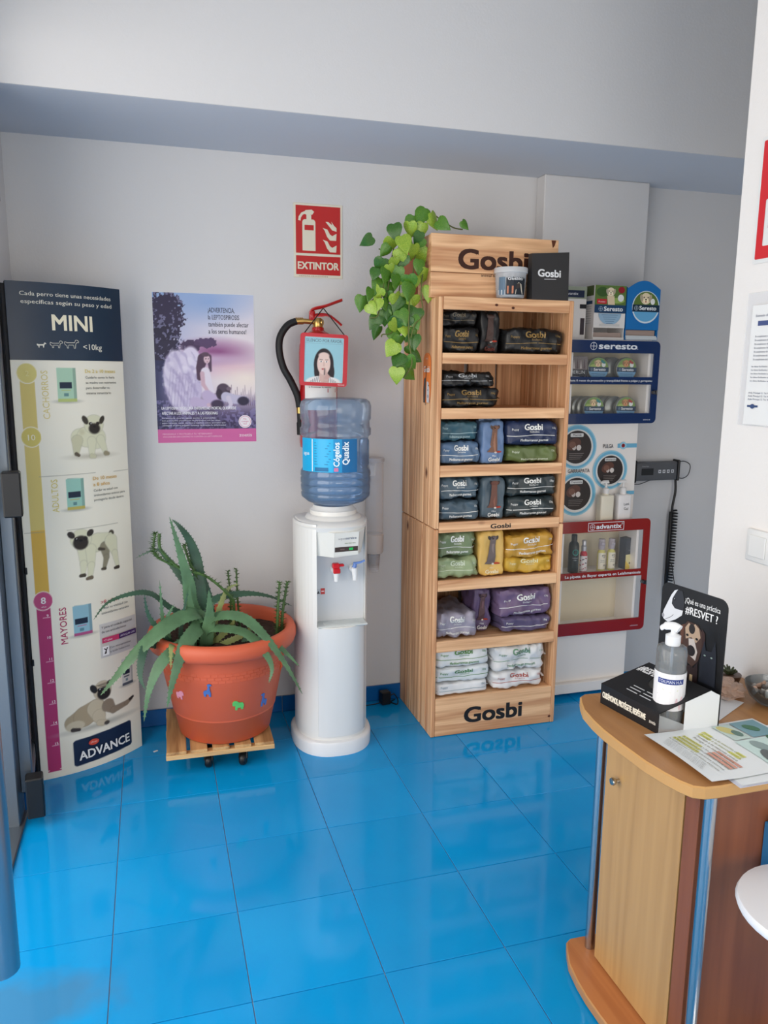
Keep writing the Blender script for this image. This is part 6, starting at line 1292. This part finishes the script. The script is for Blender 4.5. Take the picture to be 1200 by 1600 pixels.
hg = thing('hand_gel_bottle', 'clear hand gel pump bottle with white and blue label in the black card stand', 'pump bottle', (1.0985, 1.4135, ZT), -1.2)
b = MB(); b.lathe([(0, 0), (.029, 0), (.0325, .004), (.033, .012), (.033, .175), (.0315, .185), (.026, .189), (.015, .191), (.014, .196)], 36); b.build('bottle_shell', tinted('clear_bottle_plastic', (240, 243, 245), .05, .16, (226, 230, 232)), hg, fix=False)
b = MB(); b.lathe([(0, .003), (.031, .004), (.0315, .140), (0, .140)], 32); b.build('gel', tinted('clear_gel', (236, 240, 242), .05, .14, (226, 230, 232)), hg)
b = MB(); b.tube([(0, 0, .012), (0, 0, .188)], .0035, 8); b.build('dip_tube', tinted('clear_tube', (225, 230, 232), .1, .3), hg)
b = MB(); b.lathe([(.0155, .190), (.0165, .192), (.0165, .212), (.009, .216), (.006, .218), (.006, .228), (0, .228)], 24).tube(smooth_path([(.014, 0, .229), (.0, 0, .233), (-.018, -.004, .230), (-.028, -.006, .222)], 4), [.010]*5+[.010]*4+[.007]*3+[.006], 14, flat=.6); b.build('pump', mat('pump_pure_white', (234, 236, 238), .3), hg)
A = CylArt(); A.rect(-.070, .070, .046, .132, (232, 232, 234), nx=14).rect(-.028, .030, .108, .120, (36, 56, 128), nx=16).text('TOILMAN H.A.', 0, .1105, .007, (226, 230, 240), .03, 'C', w=.052).poly([(-.026, .104), (.028, .104), (.016, .094), (.0, .089), (-.014, .094)], (200, 208, 110)).line([(-.028, .082), (.020, .082)], .0015, (170, 172, 178)).poly([(.0, .048), (.024, .048), (.030, .080), (.014, .076), (.010, .060)], (226, 196, 202)); A.bend('printed_label', hg, .0334, -.98)

# brochures
def sheet(name, label, loc, rz, w, h, bendf, art, z=.0008, col=(226, 230, 230)):
    t = thing(name, label, 'brochure', loc, rz); b = MB(); vs = []; fs = []; n = 12
    for i in range(n+1):
        for j in range(n+1): x, y_ = w*i/n, h*j/n; vs.append((x, y_, z+bendf(x/w, y_/h)))
    for i in range(n):
        for j in range(n): fs.append((i*(n+1)+j, (i+1)*(n+1)+j, (i+1)*(n+1)+j+1, i*(n+1)+j+1))
    b.add(vs, fs, 0, True).build('page', mat('page_%d' % col[0], col, .35), t, fix=False)
    if art: A = Art(lambda x_, z_: 0); art(A); A.V = [(v[0], v[2], z+bendf(v[0]/w, v[2]/h)-v[1]) for v in A.V]; A.build('printed_page', t)
    return t
def broch(A):
    for k in range(4): A.text('Protege a tu mascota contra', .030+.004*k, .132-.0125*k, .0070, (150, 150, 60) if k < 2 else (120, 110, 84), .03, w=.120); A.rect(.026+.004*k, .150, .1305-.0125*k, .1405-.0125*k, (214, 214, 120)) if k in (0, 1) else None
    for k in range(4): A.rect(.028, .085+.01*k, .077-.0125*k, .0855-.0125*k, (214, 212, 120)).rect(.112, .180, .095-.012*k, .103-.012*k, (206, 150, 132)) if k < 3 else None; A.text('la leishmaniosis y los parásitos externos', .030, .079-.0125*k, .0060, (110, 104, 80), .02, w=.150)
    for k in range(6): A.text('consulta en tu centro veterinario sobre el riesgo', .034+.003*k, .028-.0045*k+.006, .0026, (120, 124, 128), 0, w=.12)
    for x0, z0_, x1, z1_, c in ((.012, .170, .085, .215, (190, 208, 200)), (.090, .165, .200, .285, (198, 220, 214)), (.010, .220, .085, .288, (120, 160, 170))): A.rect(x0, x1, z0_, z1_, c)
    A.ell(.040, .190, .026, .014, (200, 190, 120), .4).ell(.058, .200, .016, .010, (90, 120, 110)).ell(.12, .205, .024, .014, (140, 158, 156), .3).ell(.165, .190, .030, .016, (92, 98, 100), -.2).ell(.150, .235, .020, .010, (110, 112, 108), .2).ell(.10, .255, .014, .010, (60, 100, 70)).ell(.045, .250, .020, .012, (70, 120, 90), .5).ell(.180, .260, .012, .016, (180, 190, 170))
BR = sheet('brochure', 'open printed brochure with yellow highlighted text and animal photos on the counter edge', (1.006, 1.367, ZT+.004), math.radians(-88), .210, .297, lambda u, v: .004*max(0, .25-v)*4+.003*math.sin(u*PI), broch)
for k in range(3): sheet('leaflet', ('lowest', 'middle', 'upper')[k]+' white leaflet of the stack sticking out under the open brochure', (1.060+.004*k, 1.338+.002*k, ZT+.0005+.001*k), math.radians(-90), .205, .297, lambda u, v: 0, None, .0004, (222+2*k, 224+k, 236-k))
sheet('white_sheet', 'blank white sheet lying on the counter behind the open brochure', (1.222, 1.392, ZT+.0004), math.radians(28), .150, .105, lambda u, v: 0, None, .0006, (230, 231, 232))
# glass bowl with pebbles and a succulent
bw = thing('glass_bowl', 'clear glass bowl filled with pebbles and a small succulent on the counter', 'bowl', (1.412, 1.440, ZT))
b = MB(); b.lathe([(0, 0), (.026, .001), (.032, .004), (.050, .020), (.060, .042), (.0615, .052), (.059, .052), (.057, .042), (.047, .022), (.028, .007), (0, .006)], 36); b.build('bowl_glass', tinted('bowl_glass', (222, 228, 230), .04, .04), bw)
peb = [mat('pebble_%d' % k, c, .6, var=.15, vscale=30) for k, c in enumerate(((176, 168, 160), (120, 108, 98), (196, 160, 138), (214, 208, 200), (92, 84, 80)))]
pm = []
for k in range(5):
    bm = bmesh.new(); bmesh.ops.create_icosphere(bm, subdivisions=2, radius=1)
    for v in bm.verts: v.co *= 1+.22*noise.noise(v.co*1.1+Vector((k*5, 0, 0)))
    o = MB().bm(bm, 0, True).build('pebble', peb[k]); pm.append(o.data); bpy.data.objects.remove(o)
for k in range(46):
    a = R_.uniform(0, 2*PI); r_ = .045*math.sqrt(R_.random()); zz = .016+.030*R_.random() if r_ < .03 else .030+.014*R_.random()
    o = link(pm[k % 5], 'pebble', bw, (r_*math.cos(a), r_*math.sin(a), zz), (R_.random()*3, R_.random()*3, 0)); s_ = R_.uniform(.006, .0105); o.scale = (s_, s_*.8, s_*.6)
b = MB(); b.tube(smooth_path([(-.002, 0, .04), (.0, 0, .062), (.006, 0, .080), (.004, 0, .094)], 4), [.008]*4+[.008]*4+[.006]*4+[.002], 8)
for k in range(26):
    a = k*2.4; zz = .042+.0018*k; d = Vector((math.cos(a), math.sin(a), .5)); p = Vector((.003, 0, zz)); b.tube([p, p+d*.008], [.0028, .0008], 5)
b.build('succulent', mat('dark_succulent', (62, 70, 44), .5, var=.3, vscale=60), bw)
t = thing('small_plant_pot', 'tiny dark succulent pot half hidden behind the black card stand', 'plant pot', (1.404, 1.575, ZT)); b = MB(); b.lathe([(0, 0), (.022, 0), (.028, .022), (.029, .026), (.025, .027), (0, .024)], 24); b.build('pot_body', mat('dark_glazed_pot', (84, 62, 50), .35), t)
b = MB()
for k in range(11): a = k*.95; b.tube([(0, 0, .024), (.018*math.cos(a), .018*math.sin(a), .036+.004*(k % 3))], [.005, .0022], 6)
b.build('succulent', mat('dark_succulent', (62, 70, 44), .5, var=.3, vscale=60), t)
t = thing('plastic_wrap', 'crumpled translucent pinkish plastic bag beside the glass bowl on the counter', 'plastic bag', (1.335, 1.520, ZT)); bm = bmesh.new(); bmesh.ops.create_icosphere(bm, subdivisions=4, radius=1)
for v in bm.verts: c = v.co.copy(); k = 1+.28*noise.noise(c*2.6)+.16*noise.noise(c*6); v.co = Vector((c.x*.050*k, c.y*.050*k, max(0, .018+c.z*.024*k)))
MB().bm(bm, 0, False).build('crumpled_film', mat('pinkish_film', (208, 176, 156), .25, alpha=.55), t)
# leaflet pocket and white holder on the counter front
t = thing('leaflet_pocket', 'small blue leaflet pocket fixed on the dark front of the counter', 'leaflet holder', (1.232, 1.2045, .432)); MB().box(-.036, .10, -.022, -.0005, 0, .15, bev=.002).build('pocket', mat('pocket_blue', (50, 120, 170), .3), t); MB().box(-.034, .098, -.0245, -.0225, .004, .165, bev=.0005).build('leaflet', mat('leaflet_blue', (30, 104, 160), .4), t)
t = thing('white_stool', 'white rounded stool seat edge in front of the dark counter front', 'stool', (1.166, 1.03, 0)); b = MB(); b.lathe([(0, .490), (.10, .490), (.136, .492), (.140, .502), (.136, .511), (.10, .514), (0, .514)], 40); b.build('seat', mat('white_seat', (232, 232, 234), .3), t)
b = MB(); b.lathe([(.16, 0), (.16, .008), (.03, .02), (.022, .03), (.022, .489)], 32); b.build('pedestal', CHROME, t)

# ------------------------------------------------------------------ right wall: framed notice, red sign, light switch
t = thing('plastic_document_sleeve', 'clear sleeve with a printed letter taped on the right wall', 'notice', (XR, 1.706, 1.372), -PI/2); b = MB(); b.box(0, .235, -.0035, -.0002, 0, .333, bev=.0005); b.build('sleeve', mat('clear_sleeve', (240, 242, 246), .12, alpha=.22), t); MB().box(.022, .232, -.0046, -.0038, .004, .301).build('paper', PAPER, t)
A = Art(lambda x, z: -.0047); A.text('Estimado cliente', .036, .272, .006, (90, 94, 120), .0).rect(.045, .12, .250, .262, (70, 84, 130))
for k in range(7): A.text('En cumplimiento de la normativa vigente le informamos de que', .040, .222-.0095*k, .0046, (70, 74, 100), 0, w=.150)
for k in range(5): A.text('los datos facilitados seran tratados con la finalidad de', .036, .148-.009*k, .0042, (70, 74, 100), 0, w=.150)
for k in range(3): A.text('Avda. Principal 12  Tel. 900 000 000', .034, .082-.008*k, .0042, (70, 74, 100), 0, w=.10)
A.ell(.052, .050, .008, .006, (60, 80, 120)).rect(.034, .070, .048, .053, (60, 80, 120)); A.build('printed_letter', t)
t = thing('red_sign', 'red and white safety sign partly seen high on the right wall', 'sign', (XR, 1.703, 1.775), -PI/2); MB().plate([rrect(0, .21, 0, .30, .006)], -.003, -.0003).build('sign_plate', WHITE, t); A = Art(lambda x, z: -.0031); A.poly(rrect(.008, .202, .010, .290, .004), (206, 40, 48), [rrect(.030, .180, .040, .150, .004)]); A.text('SALIDA', .105, .08, .030, (206, 40, 48), .04, 'C', w=.12); A.build('printed_sign', t)
t = thing('light_switch', 'white rocker light switch on the right wall above the counter', 'light switch', (XR, 1.630, 1.028), -PI/2); MB().box(0, .084, -.009, -.0003, 0, .084, bev=.004, seg=2).build('switch_plate', WHITE, t); MB().box(.014, .070, -.0125, -.0092, .014, .070, bev=.002).build('rocker', WHITE, t)
